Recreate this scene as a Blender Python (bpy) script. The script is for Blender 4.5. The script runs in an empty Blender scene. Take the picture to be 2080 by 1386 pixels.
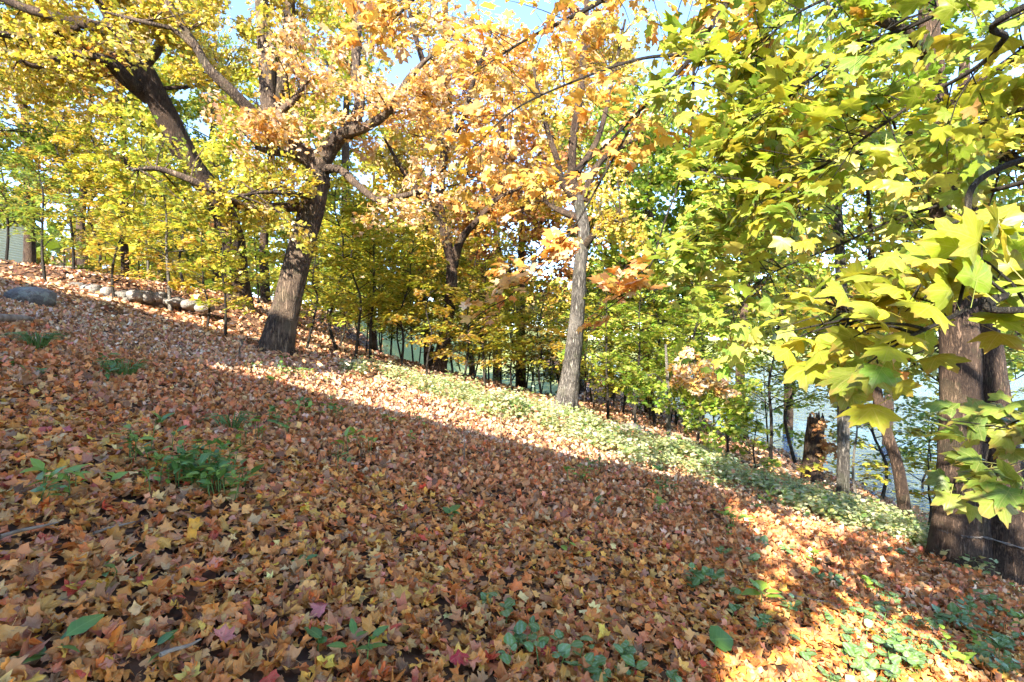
import bpy, math
import numpy as np
from mathutils import Vector, Matrix

# ------------------------------------------------------------------ scene, camera, light
S = bpy.context.scene
COL = S.collection
RAD = math.radians
cam_d = bpy.data.cameras.new('camera')
cam_d.lens, cam_d.sensor_width = 18.0, 36.0
cam_d.clip_start, cam_d.clip_end = 0.05, 600.0
cam = bpy.data.objects.new('camera', cam_d)
cam.location = (0, 0, 0)
cam.rotation_euler = (RAD(90), 0, 0)
COL.objects.link(cam)
S.camera = cam

SUN_EL, SUN_AZ = 33.0, 207.0          # azimuth from +Y towards +X
world = bpy.data.worlds.new('World')
S.world = world
world.use_nodes = True
wn = world.node_tree
sky = wn.nodes.new('ShaderNodeTexSky')
sky.sky_type = 'NISHITA'
sky.sun_disc = False
sky.sun_elevation = RAD(SUN_EL)
sky.sun_rotation = RAD(SUN_AZ)
sky.ozone_density = 3.0
sky.altitude = 1800.0
sky.dust_density = 0.8
bg = wn.nodes['Background']
bg.inputs['Strength'].default_value = 0.13
wn.links.new(sky.outputs['Color'], bg.inputs['Color'])

sun_d = bpy.data.lights.new('sun', 'SUN')
sun_d.energy, sun_d.angle, sun_d.color = 4.0, RAD(0.6), (1.0, 0.93, 0.82)
sun = bpy.data.objects.new('sun', sun_d)
TO_SUN = Vector((math.sin(RAD(SUN_AZ)) * math.cos(RAD(SUN_EL)), math.cos(RAD(SUN_AZ)) * math.cos(RAD(SUN_EL)), math.sin(RAD(SUN_EL))))
sun.rotation_euler = TO_SUN.to_track_quat('Z', 'Y').to_euler()
sun.location = (-10, -20, 20)
COL.objects.link(sun)

S.render.engine = 'CYCLES'
S.view_settings.view_transform = 'Standard'
S.view_settings.look = 'None'
S.view_settings.exposure = 2.72
S.view_settings.gamma = 1.0
cy = S.cycles
cy.max_bounces, cy.diffuse_bounces, cy.glossy_bounces = 8, 4, 2
cy.transmission_bounces, cy.transparent_max_bounces = 5, 4
cy.caustics_reflective = cy.caustics_refractive = False
cy.use_denoising = True
cy.use_adaptive_sampling = True
cy.adaptive_threshold = 0.02
cy.sample_clamp_indirect = 8.0

# ------------------------------------------------------------------ helpers
rng = np.random.default_rng(11)


def P(px, py, d):
    """A point of the place seen at that spot of the photograph, d metres ahead."""
    return np.array([(px - 1040.0) / 1040.0 * d, d, (693.0 - py) / 1040.0 * d])


def tag(o, label=None, cat=None, group=None, kind=None):
    for k, v in (('label', label), ('category', cat), ('group', group), ('kind', kind)):
        if v:
            o[k] = v
    return o


def empty(name, loc, label, cat, group=None):
    o = bpy.data.objects.new(name, None)
    o.empty_display_size = 0.2
    o.location = Vector(tuple(float(v) for v in loc))
    COL.objects.link(o)
    return tag(o, label, cat, group)


def link(name, me, parent=None, mat=None):
    o = bpy.data.objects.new(name, me)
    if mat is not None and not me.materials:
        me.materials.append(mat)
    COL.objects.link(o)
    if parent is not None:
        o.parent = parent
        o.matrix_parent_inverse = Matrix.Translation(-parent.location)
    return o


def raw_mesh(name, co, faces, k, smooth=True, tint=None, lc=None):
    """co (n,3); faces (m,k) all of k corners."""
    me = bpy.data.meshes.new(name)
    co = np.ascontiguousarray(co, dtype=np.float32)
    faces = np.ascontiguousarray(faces, dtype=np.int32)
    me.vertices.add(len(co))
    me.vertices.foreach_set('co', co.ravel())
    me.loops.add(faces.size)
    me.loops.foreach_set('vertex_index', faces.ravel())
    me.polygons.add(len(faces))
    me.polygons.foreach_set('loop_start', np.arange(0, faces.size, k, dtype=np.int32))
    if tint is not None:
        a = me.attributes.new('tint', 'FLOAT_COLOR', 'POINT')
        a.data.foreach_set('color', np.ascontiguousarray(np.c_[tint, np.ones(len(tint))], dtype=np.float32).ravel())
    if lc is not None:
        a = me.attributes.new('lc', 'FLOAT_VECTOR', 'POINT')
        a.data.foreach_set('vector', np.ascontiguousarray(lc, dtype=np.float32).ravel())
    me.update(calc_edges=True)
    if smooth:
        me.polygons.foreach_set('use_smooth', np.ones(len(faces), dtype=bool))
    return me


def unit(v):
    v = np.asarray(v, float)
    return v / np.maximum(np.linalg.norm(v, axis=-1, keepdims=True), 1e-9)


def sstep(a, b, x):
    t = np.clip((x - a) / (b - a), 0, 1)
    return t * t * (3 - 2 * t)


# ------------------------------------------------------------------ ground shape
WATER_Z = -3.45


def H(x, y):
    x = np.asarray(x, float)
    y = np.asarray(y, float)
    xl = np.maximum(x, -11.0) + np.minimum(x + 11.0, 0) * 0.45
    z = -1.4 - 0.25 * xl
    z = np.where(y > 16, np.minimum(z, -1.4 - 0.25 * np.maximum(xl, -30)), z)
    drop = sstep(14.5, 30.0, y) * 4.2 * sstep(-9.0, -2.0, x) * (1 - sstep(-0.5, 4.0, x))
    z = np.where(x < 4.5, np.maximum(z - drop, np.minimum(z, -3.0)), z - drop)
    z = z + 0.42 * sstep(12.9, 13.6, y) * sstep(-5.0, -7.5, x)
    z = np.maximum(z, -5.2)
    bank = sstep(86, 110, y) * 5.5
    z = z + bank * (1 - sstep(-16, -30, x)) 
    z = z + 0.035 * np.sin(x * 1.7 + 0.6 * y) * np.sin(y * 1.3 - 0.4 * x) + 0.018 * np.sin(x * 4.1 + 1.0) * np.sin(y * 3.7 + 2.0)
    return z


def G(px, d):
    """Ground point under photo column px at depth d."""
    x = (px - 1040.0) / 1040.0 * d
    return np.array([x, d, float(H(x, d))])


def on_ground(px, py):
    """Ground point seen at that spot of the photograph."""
    d = np.linspace(0.8, 60, 3000)
    x = (px - 1040.0) / 1040.0 * d
    z = (693.0 - py) / 1040.0 * d
    under = np.nonzero(z <= H(x, d))[0]
    i = under[0] if len(under) else len(d) - 1
    return np.array([x[i], d[i], float(H(x[i], d[i]))])


# ------------------------------------------------------------------ materials
class NT:
    def __init__(self, name):
        self.m = bpy.data.materials.new(name)
        self.m.use_nodes = True
        self.t = self.m.node_tree
        self.b = self.t.nodes['Principled BSDF']
        self.out = self.t.nodes['Material Output']

    def n(self, typ, **kw):
        node = self.t.nodes.new(typ)
        for k, v in kw.items():
            if hasattr(node, k):
                setattr(node, k, v)
            else:
                node.inputs[k].default_value = v
        return node

    def l(self, a, b):
        self.t.links.new(a, b)

    def math(self, op, a, b=None, c=None):
        n = self.t.nodes.new('ShaderNodeMath')
        n.operation = op
        for i, v in enumerate((a, b, c)):
            if v is None:
                continue
            if isinstance(v, (int, float)):
                n.inputs[i].default_value = v
            else:
                self.l(v, n.inputs[i])
        return n.outputs[0]

    def mix(self, fac, a, b, mode='MIX'):
        n = self.t.nodes.new('ShaderNodeMix')
        n.data_type, n.blend_type = 'RGBA', mode
        n.clamp_result = False
        for v, s in ((fac, n.inputs[0]), (a, n.inputs[6]), (b, n.inputs[7])):
            if isinstance(v, (int, float)):
                s.default_value = v
            elif isinstance(v, tuple):
                s.default_value = (*v, 1)
            else:
                self.l(v, s)
        return n.outputs[2]

    def ramp(self, fac, stops):
        n = self.t.nodes.new('ShaderNodeValToRGB')
        r = n.color_ramp
        while len(r.elements) < len(stops):
            r.elements.new(0.5)
        for e, (p, c) in zip(r.elements, stops):
            e.position, e.color = p, (*c, 1)
        self.l(fac, n.inputs[0])
        return n.outputs[0]

    def noise(self, scale, detail=3, coord=None, rough=0.55):
        n = self.t.nodes.new('ShaderNodeTexNoise')
        n.inputs['Scale'].default_value, n.inputs['Detail'].default_value = scale, detail
        n.inputs['Roughness'].default_value = rough
        if coord is not None:
            self.l(coord, n.inputs['Vector'])
        return n

    def bump(self, h, strength, dist):
        n = self.t.nodes.new('ShaderNodeBump')
        n.inputs['Strength'].default_value, n.inputs['Distance'].default_value = strength, dist
        self.l(h, n.inputs['Height'])
        self.l(n.outputs[0], self.b.inputs['Normal'])


def leaf_material(name, source, transl=0.4, rough=0.42, spec=0.5, veins=True, spots=0.3, pale_back=0.0):
    m = NT(name)
    if source == 'attr':
        col = m.n('ShaderNodeAttribute', attribute_name='tint').outputs['Color']
    else:
        col = m.n('ShaderNodeObjectInfo').outputs['Color']
    lc = m.n('ShaderNodeAttribute', attribute_name='lc').outputs['Vector']
    pos = m.n('ShaderNodeNewGeometry').outputs['Position']
    nz = m.noise(38.0, 3, pos)
    v = m.math('MULTIPLY_ADD', nz.outputs[0], 0.7, 0.65)
    c = m.mix(1.0, col, m.n('ShaderNodeCombineColor').outputs[0], 'MULTIPLY')
    comb = c.node.inputs[7].links[0].from_node
    for i in range(3):
        m.l(v, comb.inputs[i])
    if spots:
        nz2 = m.noise(55.0, 2, pos, 0.7)
        f = m.math('MULTIPLY', m.math('GREATER_THAN', nz2.outputs[0], 0.66), spots)
        c = m.mix(f, c, (0.16, 0.07, 0.025))
    if veins:
        sx = m.n('ShaderNodeSeparateXYZ')
        m.l(lc, sx.inputs[0])
        x, y = sx.outputs[0], sx.outputs[1]
        ax = m.math('ABSOLUTE', x)
        best = None
        for ang in (0, 47, 96):
            s_, c_ = math.sin(RAD(ang)), math.cos(RAD(ang))
            along = m.math('ADD', m.math('MULTIPLY', ax, s_), m.math('MULTIPLY', y, c_))
            across = m.math('ABSOLUTE', m.math('SUBTRACT', m.math('MULTIPLY', ax, c_), m.math('MULTIPLY', y, s_)))
            side = m.math('ABSOLUTE', m.math('SUBTRACT', m.math('FRACT', m.math('MULTIPLY', m.math('SUBTRACT', along, across), 5.0)), 0.5))
            minor = m.math('MULTIPLY_ADD', side, 0.09, 0.012)
            dd = m.math('MINIMUM', across, minor)
            dd = m.math('ADD', dd, m.math('MULTIPLY', m.math('LESS_THAN', along, 0.0), 1.0))
            best = dd if best is None else m.math('MINIMUM', best, dd)
        vf = m.math('MULTIPLY', m.math('SUBTRACT', 1.0, m.math('DIVIDE', best, 0.022)), 0.30)
        vf = m.math('MAXIMUM', vf, 0.0)
        c = m.mix(vf, c, (0.60, 0.50, 0.22))
    if veins:
        ln = m.n('ShaderNodeVectorMath', operation='LENGTH')
        m.l(lc, ln.inputs[0])
        ed = m.math('MULTIPLY', m.math('MAXIMUM', m.math('SUBTRACT', m.math('ADD', ln.outputs['Value'], m.math('MULTIPLY', nz.outputs[0], 0.9)), 1.12), 0.0), 3.0)
        c = m.mix(m.math('MINIMUM', ed, 0.55), c, (0.30, 0.15, 0.05))
    if pale_back:
        back = m.n('ShaderNodeNewGeometry').outputs['Backfacing']
        c = m.mix(m.math('MULTIPLY', back, pale_back), c, (0.60, 0.38, 0.22))
    m.l(c, m.b.inputs['Base Color'])
    m.b.inputs['Roughness'].default_value = rough
    m.b.inputs['Specular IOR Level'].default_value = spec
    tr = m.n('ShaderNodeBsdfTranslucent')
    tc = m.mix(1.0, c, (1.15, 1.05, 0.75), 'MULTIPLY')
    m.l(tc, tr.inputs['Color'])
    mx = m.n('ShaderNodeMixShader')
    mx.inputs[0].default_value = transl
    m.l(m.b.outputs[0], mx.inputs[1])
    m.l(tr.outputs[0], mx.inputs[2])
    m.l(mx.outputs[0], m.out.inputs['Surface'])
    return m.m


def bark_material(name, dark, light, scale=1.0, moss=0.0):
    m = NT(name)
    pos = m.n('ShaderNodeNewGeometry').outputs['Position']
    mp = m.n('ShaderNodeMapping')
    mp.inputs['Scale'].default_value = (1, 1, 0.16)
    m.l(pos, mp.inputs['Vector'])
    n1 = m.noise(26 * scale, 6, mp.outputs[0], 0.62)
    vo = m.n('ShaderNodeTexVoronoi', feature='DISTANCE_TO_EDGE')
    warp = m.mix(0.12, mp.outputs[0], n1.outputs['Color'], 'ADD')
    m.l(warp, vo.inputs['Vector'])
    vo.inputs['Scale'].default_value = 20 * scale
    crack = m.math('MINIMUM', m.math('MULTIPLY', vo.outputs['Distance'], 3.2), 1.0)
    hgt = m.math('MULTIPLY', crack, m.math('MULTIPLY_ADD', n1.outputs[0], 0.8, 0.4))
    c = m.ramp(hgt, [(0.08, dark), (0.55, tuple(0.5 * (a + b) for a, b in zip(dark, light))), (0.95, light)])
    n2 = m.noise(2.3, 4, pos)
    c = m.mix(m.math('MULTIPLY', m.math('MAXIMUM', m.math('SUBTRACT', n2.outputs[0], 0.45), 0.0), 2.2), c, tuple(v * 1.3 for v in light))
    n4 = m.noise(1.1, 3, pos)
    c = m.mix(m.math('MULTIPLY', m.math('MAXIMUM', m.math('SUBTRACT', n4.outputs[0], 0.5), 0.0), 3.0), c, dark)
    if moss:
        n3 = m.noise(3.1, 4, pos)
        c = m.mix(m.math('MULTIPLY', m.math('GREATER_THAN', n3.outputs[0], 0.58), moss), c, (0.10, 0.12, 0.05))
    m.l(c, m.b.inputs['Base Color'])
    m.b.inputs['Roughness'].default_value = 0.88
    m.b.inputs['Specular IOR Level'].default_value = 0.25
    m.bump(hgt, 1.0, 0.045)
    return m.m


def plain_material(name, c0, c1, scale=8.0, rough=0.7, bump=0.3, dist=0.01, spec=0.3, stretch=None, metal=0.0):
    m = NT(name)
    pos = m.n('ShaderNodeNewGeometry').outputs['Position']
    if stretch:
        mp = m.n('ShaderNodeMapping')
        mp.inputs['Scale'].default_value = stretch
        m.l(pos, mp.inputs['Vector'])
        pos = mp.outputs[0]
    n = m.noise(scale, 6, pos, 0.6)
    m.l(m.ramp(n.outputs[0], [(0.3, c0), (0.7, c1)]), m.b.inputs['Base Color'])
    m.b.inputs['Roughness'].default_value = rough
    m.b.inputs['Specular IOR Level'].default_value = spec
    m.b.inputs['Metallic'].default_value = metal
    m.bump(n.outputs[0], bump, dist)
    return m.m


M_LEAF = leaf_material('living_leaf', 'attr', transl=0.48, rough=0.36, spec=0.6, veins=False, spots=0.15)
M_LEAF_NEAR = leaf_material('living_leaf_near', 'attr', transl=0.5, rough=0.42, spec=0.45, spots=0.12)
M_LEAF_ONE = leaf_material('hanging_leaf', 'object', transl=0.5, rough=0.42, spec=0.45, spots=0.15)
M_LITTER = leaf_material('dry_leaf', 'attr', transl=0.14, rough=0.5, spec=0.3, spots=0.5, pale_back=0.25)
M_FALLEN = leaf_material('dry_leaf_single', 'object', transl=0.14, rough=0.5, spec=0.3, spots=0.5, pale_back=0.25)
M_FAR = leaf_material('far_leaf', 'attr', transl=0.3, rough=0.6, spec=0.2, veins=False, spots=0.0)
M_OAK = bark_material('oak_bark', (0.045, 0.030, 0.022), (0.23, 0.16, 0.105), 0.9, 0.12)
M_GREY = bark_material('grey_bark', (0.045, 0.038, 0.032), (0.25, 0.22, 0.18), 1.0, 0.15)
M_BROWN = bark_material('brown_bark', (0.040, 0.024, 0.016), (0.165, 0.105, 0.068), 1.25, 0.12)
M_SAP = bark_material('sapling_bark', (0.030, 0.026, 0.020), (0.11, 0.09, 0.065), 2.0)
M_PALE = bark_material('pale_bark', (0.16, 0.14, 0.11), (0.42, 0.38, 0.31), 1.6)
def stone_material():
    m = NT('boulder_stone')
    pos = m.n('ShaderNodeNewGeometry').outputs['Position']
    a, b, c_ = m.noise(3.0, 5, pos), m.noise(17.0, 6, pos, 0.7), m.noise(6.0, 4, pos)
    col = m.ramp(a.outputs[0], [(0.3, (0.10, 0.085, 0.07)), (0.5, (0.21, 0.185, 0.155)), (0.7, (0.30, 0.27, 0.235))])
    col = m.mix(m.math('MULTIPLY', m.math('MAXIMUM', m.math('SUBTRACT', b.outputs[0], 0.52), 0.0), 4.0), col, (0.07, 0.06, 0.05))
    col = m.mix(m.math('MULTIPLY', m.math('GREATER_THAN', c_.outputs[0], 0.60), 0.5), col, (0.30, 0.32, 0.24))
    m.l(col, m.b.inputs['Base Color'])
    m.b.inputs['Roughness'].default_value = 0.92
    m.bump(m.math('ADD', a.outputs[0], b.outputs[0]), 0.9, 0.06)
    return m.m


M_STONE = stone_material()
M_DEADWOOD = plain_material('dead_wood', (0.10, 0.07, 0.05), (0.30, 0.23, 0.17), 12.0, 0.9, 0.6, 0.01, stretch=(1, 1, 0.3))
M_WIRE = plain_material('old_wire', (0.06, 0.05, 0.045), (0.16, 0.14, 0.12), 40, 0.55, 0.2, 0.002, 0.5, metal=0.6)
M_SIDING = plain_material('beige_siding', (0.58, 0.47, 0.30), (0.64, 0.53, 0.35), 3.0, 0.6, 0.1, 0.004)
M_TRIM = plain_material('white_trim', (0.74, 0.73, 0.70), (0.80, 0.79, 0.76), 5, 0.5, 0.1, 0.002)
M_ROOF = plain_material('grey_shingles', (0.09, 0.085, 0.08), (0.17, 0.16, 0.15), 30, 0.9, 0.5, 0.01)
M_SHED = plain_material('brown_boards', (0.13, 0.06, 0.035), (0.24, 0.12, 0.07), 9, 0.8, 0.4, 0.01, stretch=(1, 1, 0.2))
M_GLASS = plain_material('window_glass', (0.02, 0.025, 0.03), (0.03, 0.035, 0.04), 2, 0.06, 0.02, 0.001, 0.8)


def plant_material(name, c0, c1, silver=False):
    m = NT(name)
    lc = m.n('ShaderNodeAttribute', attribute_name='lc').outputs['Vector']
    pos = m.n('ShaderNodeNewGeometry').outputs['Position']
    rnd = m.n('ShaderNodeObjectInfo').outputs['Random']
    n = m.noise(30, 3, pos)
    c = m.mix(n.outputs[0], c0, c1)
    c = m.mix(1.0, c, m.ramp(rnd, [(0, (0.75, 0.8, 0.7)), (1, (1.2, 1.15, 1.0))]), 'MULTIPLY')
    sx = m.n('ShaderNodeSeparateXYZ')
    m.l(lc, sx.inputs[0])
    ax = m.math('ABSOLUTE', sx.outputs[0])
    rib = m.math('LESS_THAN', ax, 0.018)
    side = m.math('ABSOLUTE', m.math('SUBTRACT', m.math('FRACT', m.math('MULTIPLY', m.math('SUBTRACT', sx.outputs[1], m.math('MULTIPLY', ax, 0.7)), 6.0)), 0.5))
    if silver:
        n3 = m.noise(75, 2, pos, 0.6)
        band = m.math('SUBTRACT', 1.0, m.math('MULTIPLY', m.math('ABSOLUTE', m.math('SUBTRACT', ax, 0.15)), 6.0))
        f = m.math('MULTIPLY', m.math('MAXIMUM', band, 0.0), m.math('MULTIPLY_ADD', n3.outputs[0], 2.2, -0.6))
        f = m.math('MAXIMUM', f, 0.0)
        c = m.mix(m.math('MINIMUM', f, 0.6), c, (0.30, 0.40, 0.26))
    c = m.mix(m.math('MULTIPLY', m.math('MAXIMUM', rib, m.math('MULTIPLY', m.math('LESS_THAN', side, 0.05), 0.5)), 0.4), c, (0.22, 0.33, 0.10))
    m.l(c, m.b.inputs['Base Color'])
    m.b.inputs['Roughness'].default_value = 0.4
    tr = m.n('ShaderNodeBsdfTranslucent')
    m.l(c, tr.inputs['Color'])
    mx = m.n('ShaderNodeMixShader')
    mx.inputs[0].default_value = 0.3
    m.l(m.b.outputs[0], mx.inputs[1])
    m.l(tr.outputs[0], mx.inputs[2])
    m.l(mx.outputs[0], m.out.inputs['Surface'])
    return m.m


M_SILVER = plant_material('silver_marked_leaf', (0.07, 0.15, 0.035), (0.14, 0.24, 0.055), True)
M_WEED = plant_material('weed_leaf', (0.06, 0.14, 0.03), (0.13, 0.24, 0.05))
M_LIME = plant_material('lime_leaf', (0.16, 0.26, 0.03), (0.26, 0.36, 0.05))


def ground_material():
    m = NT('leaf_strewn_soil')
    pos = m.n('ShaderNodeNewGeometry').outputs['Position']
    vo = m.n('ShaderNodeTexVoronoi')
    m.l(pos, vo.inputs['Vector'])
    vo.inputs['Scale'].default_value = 13
    sp = m.n('ShaderNodeSeparateColor')
    m.l(vo.outputs['Color'], sp.inputs[0])
    leaves = m.ramp(sp.outputs[0], [(0.0, (0.03, 0.018, 0.012)), (0.3, (0.09, 0.042, 0.022)), (0.6, (0.17, 0.08, 0.035)), (0.85, (0.22, 0.12, 0.06)), (1.0, (0.16, 0.05, 0.025))])
    nz = m.noise(9, 5, pos)
    c = m.mix(m.math('MULTIPLY', nz.outputs[0], 0.9), leaves, (0.045, 0.028, 0.018))
    sx = m.n('ShaderNodeSeparateXYZ')
    m.l(pos, sx.inputs[0])
    far = m.math('MULTIPLY', m.math('MAXIMUM', m.math('GREATER_THAN', sx.outputs[1], 84.0), m.math('MULTIPLY', m.math('GREATER_THAN', sx.outputs[1], 25.0), m.math('LESS_THAN', sx.outputs[0], 3.0))), 0.9)
    c = m.mix(far, c, (0.26, 0.30, 0.11))
    m.l(c, m.b.inputs['Base Color'])
    m.b.inputs['Roughness'].default_value = 0.9
    m.b.inputs['Specular IOR Level'].default_value = 0.2
    m.bump(m.math('ADD', vo.outputs['Distance'], nz.outputs[0]), 0.7, 0.04)
    return m.m


def water_material():
    m = NT('lake_water')
    pos = m.n('ShaderNodeNewGeometry').outputs['Position']
    n = m.noise(2.6, 4, pos)
    n2 = m.noise(9.0, 3, pos)
    m.b.inputs['Base Color'].default_value = (0.05, 0.12, 0.23, 1)
    m.b.inputs['Roughness'].default_value = 0.08
    m.b.inputs['Specular IOR Level'].default_value = 0.4
    m.bump(m.math('ADD', n.outputs[0], m.math('MULTIPLY', n2.outputs[0], 0.4)), 0.8, 0.2)
    return m.m


# ------------------------------------------------------------------ the setting
xs = np.concatenate([np.linspace(-160, -30, 20)[:-1], np.linspace(-30, -12, 25)[:-1], np.arange(-12, 12, 0.4), np.linspace(12, 30, 40)[:-1], np.linspace(30, 200, 40)])
ys = np.concatenate([np.linspace(-60, -4, 30)[:-1], np.arange(-4, 18, 0.4), np.linspace(18, 40, 30)[:-1], np.linspace(40, 420, 40)])
gx, gy = np.meshgrid(xs, ys)
gz = H(gx, gy)
nx, ny = len(xs), len(ys)
idx = np.arange(nx * ny).reshape(ny, nx)
quads = np.stack([idx[:-1, :-1], idx[:-1, 1:], idx[1:, 1:], idx[1:, :-1]], -1).reshape(-1, 4)
tag(link('ground', raw_mesh('ground', np.stack([gx, gy, gz], -1).reshape(-1, 3), quads, 4), None, ground_material()), kind='structure')
wx, wy = np.meshgrid(np.linspace(-20, 200, 12), np.linspace(8, 120, 12))
wi = np.arange(144).reshape(12, 12)
wq = np.stack([wi[:-1, :-1], wi[:-1, 1:], wi[1:, 1:], wi[1:, :-1]], -1).reshape(-1, 4)
tag(link('lake_water', raw_mesh('lake_water', np.stack([wx, wy, np.full_like(wx, WATER_Z)], -1).reshape(-1, 3), wq, 4), None, water_material()), kind='structure')


# ------------------------------------------------------------------ boxes (buildings)
class Boxes:
    def __init__(self):
        self.v, self.f, self.n = [], [], 0

    def box(self, c, s, rz=0.0):
        c = np.array(c, float)
        s = np.array(s, float) / 2
        k = np.array([[-1, -1, -1], [1, -1, -1], [1, 1, -1], [-1, 1, -1], [-1, -1, 1], [1, -1, 1], [1, 1, 1], [-1, 1, 1]]) * s
        R = np.array([[math.cos(rz), -math.sin(rz), 0], [math.sin(rz), math.cos(rz), 0], [0, 0, 1]])
        self.v.append(k @ R.T + c)
        self.f.append(np.array([[0, 3, 2, 1], [4, 5, 6, 7], [0, 1, 5, 4], [1, 2, 6, 5], [2, 3, 7, 6], [3, 0, 4, 7]]) + self.n)
        self.n += 8
        return self

    def build(self, name, mat, parent=None):
        return link(name, raw_mesh(name, np.concatenate(self.v), np.concatenate(self.f), 4, False), parent, mat)


def gable(name, mat, parent, c, w, d, h, over, rz):
    """A gable roof with thickness; ridge along local x."""
    w2, d2 = w / 2 + over, d / 2 + over
    t = 0.18
    prof = [(-d2, 0), (0, h), (d2, 0), (d2, -t), (0, h - t), (-d2, -t)]
    v = [(sx * w2, y, z) for sx in (-1, 1) for y, z in prof]
    f4 = [(i, (i + 1) % 6, (i + 1) % 6 + 6, i + 6) for i in range(6)] + [(0, 5, 4, 1), (1, 4, 3, 2), (6, 7, 10, 11), (7, 8, 9, 10)]
    R = np.array([[math.cos(rz), -math.sin(rz), 0], [math.sin(rz), math.cos(rz), 0], [0, 0, 1]])
    return link(name, raw_mesh(name, np.array(v) @ R.T + np.array(c), np.array(f4), 4, False), parent, mat)


# house standing behind the photographer: its shadow covers the near slope
def shade_house():
    rz = math.atan(-0.343)
    ux, uy = np.array([math.cos(rz), math.sin(rz)]), np.array([-math.sin(rz), math.cos(rz)])
    R0 = np.array([-3.45, -5.84])

    def wing(length, start, ridge_z, depth, back):
        c = R0 - ux * (start + length / 2) - uy * back
        gz_ = float(H(c[0], c[1]))
        return c, gz_, ridge_z
    t = empty('house', (R0[0] - 4, R0[1] - 1, float(H(R0[0] - 4, R0[1] - 1))), 'beige house with a long gabled roof behind the leaf covered slope', 'house')
    for length, start, rzz, depth, back in ((6.2, 0.2, 7.35, 7.6, 0.0), (15.0, 6.7, 9.6, 9.5, 0.0)):  # the second, taller wing is added to shade the slope farther left
        c, g, top = wing(length, start, rzz, depth, back)
        eave = top - 2.6
        b = Boxes().box((c[0], c[1], (g - 1.5 + eave) / 2), (length, depth, eave - g + 1.5), rz)
        b.build('wall', M_SIDING, t)
        # gable triangle prism fills under the roof
        gable('roof', M_ROOF, t, (c[0], c[1], eave + 0.02), length, depth, 2.6, 0.12, rz)
        n = max(2, int(length // 2.6))
        for lvl in (g + 1.6, g + 4.4):
            if lvl > eave - 1.0:
                continue
            for k in range(n):
                p = c + ux * ((k + 0.5) / n - 0.5) * length * 0.9 + uy * (depth / 2 + 0.02)
                w = Boxes().box((p[0], p[1], lvl), (1.15, 0.08, 1.45), rz).build('window', M_TRIM, t)
                q = p + uy * 0.05
                pane = Boxes().box((q[0], q[1], lvl), (0.95, 0.03, 1.25), rz).build('pane', M_GLASS, None)
                pane.parent = w
                pane.matrix_parent_inverse = Matrix.Identity(4)


shade_house()


def left_house():
    d = 27.0
    z0 = float(H(-32.0, 30.0)) + 0.1
    t = empty('house', (-34, d + 3, z0), 'beige clapboard house corner half hidden by foliage beyond the boulder wall', 'house')
    d1 = 34.0
    x1 = (55 - 1040) / 1040 * d1
    Boxes().box((x1 - 4.0, (d + d1) / 2, z0 + 1.2), (7.9, d1 - d, 4.2)).build('wall', M_SIDING, t)
    base_me = Boxes().box((0, 0, 0), (0.05, d1 - d, 0.158))
    proto = None
    for k in range(22):
        z = z0 - 0.1 + k * 0.16
        if proto is None:
            proto = base_me.build('siding_board', M_SIDING, None)
            o = proto
        else:
            o = proto.copy()
            COL.objects.link(o)
        o.parent = t
        o.matrix_parent_inverse = Matrix.Translation(-t.location)
        o.location = (x1 - 0.035, (d + d1) / 2, z)
        o.rotation_euler = (0, RAD(-10), 0)
    Boxes().box((x1 - 0.03, d1 + 0.02, z0 + 1.25), (0.16, 0.12, 4.1)).build('corner_board', M_TRIM, t)
    gable('roof', M_ROOF, t, (x1 - 4.0, (d + d1) / 2, z0 + 3.35), 8.0, d1 - d, 2.2, 0.35, 0.0)
    # low brown deck behind the saplings
    d2 = 24.0
    xa, xb = (108 - 1040) / 1040 * d2, (176 - 1040) / 1040 * d2
    zz = float(H((xa + xb) / 2, d2))
    s = empty('garden_deck', ((xa + xb) / 2, d2, zz), 'low weathered brown deck behind the saplings beside the beige house', 'deck')
    for k in range(9):
        Boxes().box((xa + (xb - xa) * (k + 0.5) / 9, d2, zz + 0.28), ((xb - xa) / 9 - 0.02, 0.05, 0.6)).build('skirt_board', M_SHED, s)
    Boxes().box(((xa + xb) / 2, d2 + 1.0, zz + 0.63), (xb - xa + 0.2, 2.2, 0.09)).build('deck_floor', M_DEADWOOD, s)
    for k in range(4):
        Boxes().box((xa + (xb - xa) * k / 3, d2 - 0.02, zz + 0.62 + 0.3), (0.09, 0.09, 0.5)).build('post', M_SHED, s)


left_house()


# ------------------------------------------------------------------ leaf templates
def curl(v, bx, by, fold, wav, r):
    v = v.copy()
    x, y = v[:, 0].copy(), v[:, 1].copy()
    z = fold * np.abs(x)
    z += wav * np.sin(7 * x + r.uniform(0, 6)) * np.sin(6 * y + r.uniform(0, 6))
    if abs(by) > 1e-3:
        yc = y - 0.3
        z += (1 - np.cos(by * yc)) / by
        y = np.sin(by * yc) / by + 0.3
    if abs(bx) > 1e-3:
        z += (1 - np.cos(bx * x)) / bx
        x = np.sin(bx * x) / bx
    return np.stack([x, y, z], -1)


HALF = {
    3: [(0, 1.0), (6, .84), (12, .80), (17, .66), (25, .58), (33, .70), (40, .78), (48, .95), (55, .78), (62, .74), (72, .60), (82, .58), (92, .66), (103, .72), (114, .54), (135, .40), (160, .22)],
    2: [(0, 1.0), (12, .76), (25, .57), (39, .76), (48, .94), (61, .72), (76, .57), (102, .70), (135, .38), (168, .16)],
    1: [(0, 1.0), (25, .57), (48, .93), (75, .57), (102, .68), (165, .14)],
    0: [(0, 1.0), (25, .56), (50, .92), (100, .64), (168, .10)],
}


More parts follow.
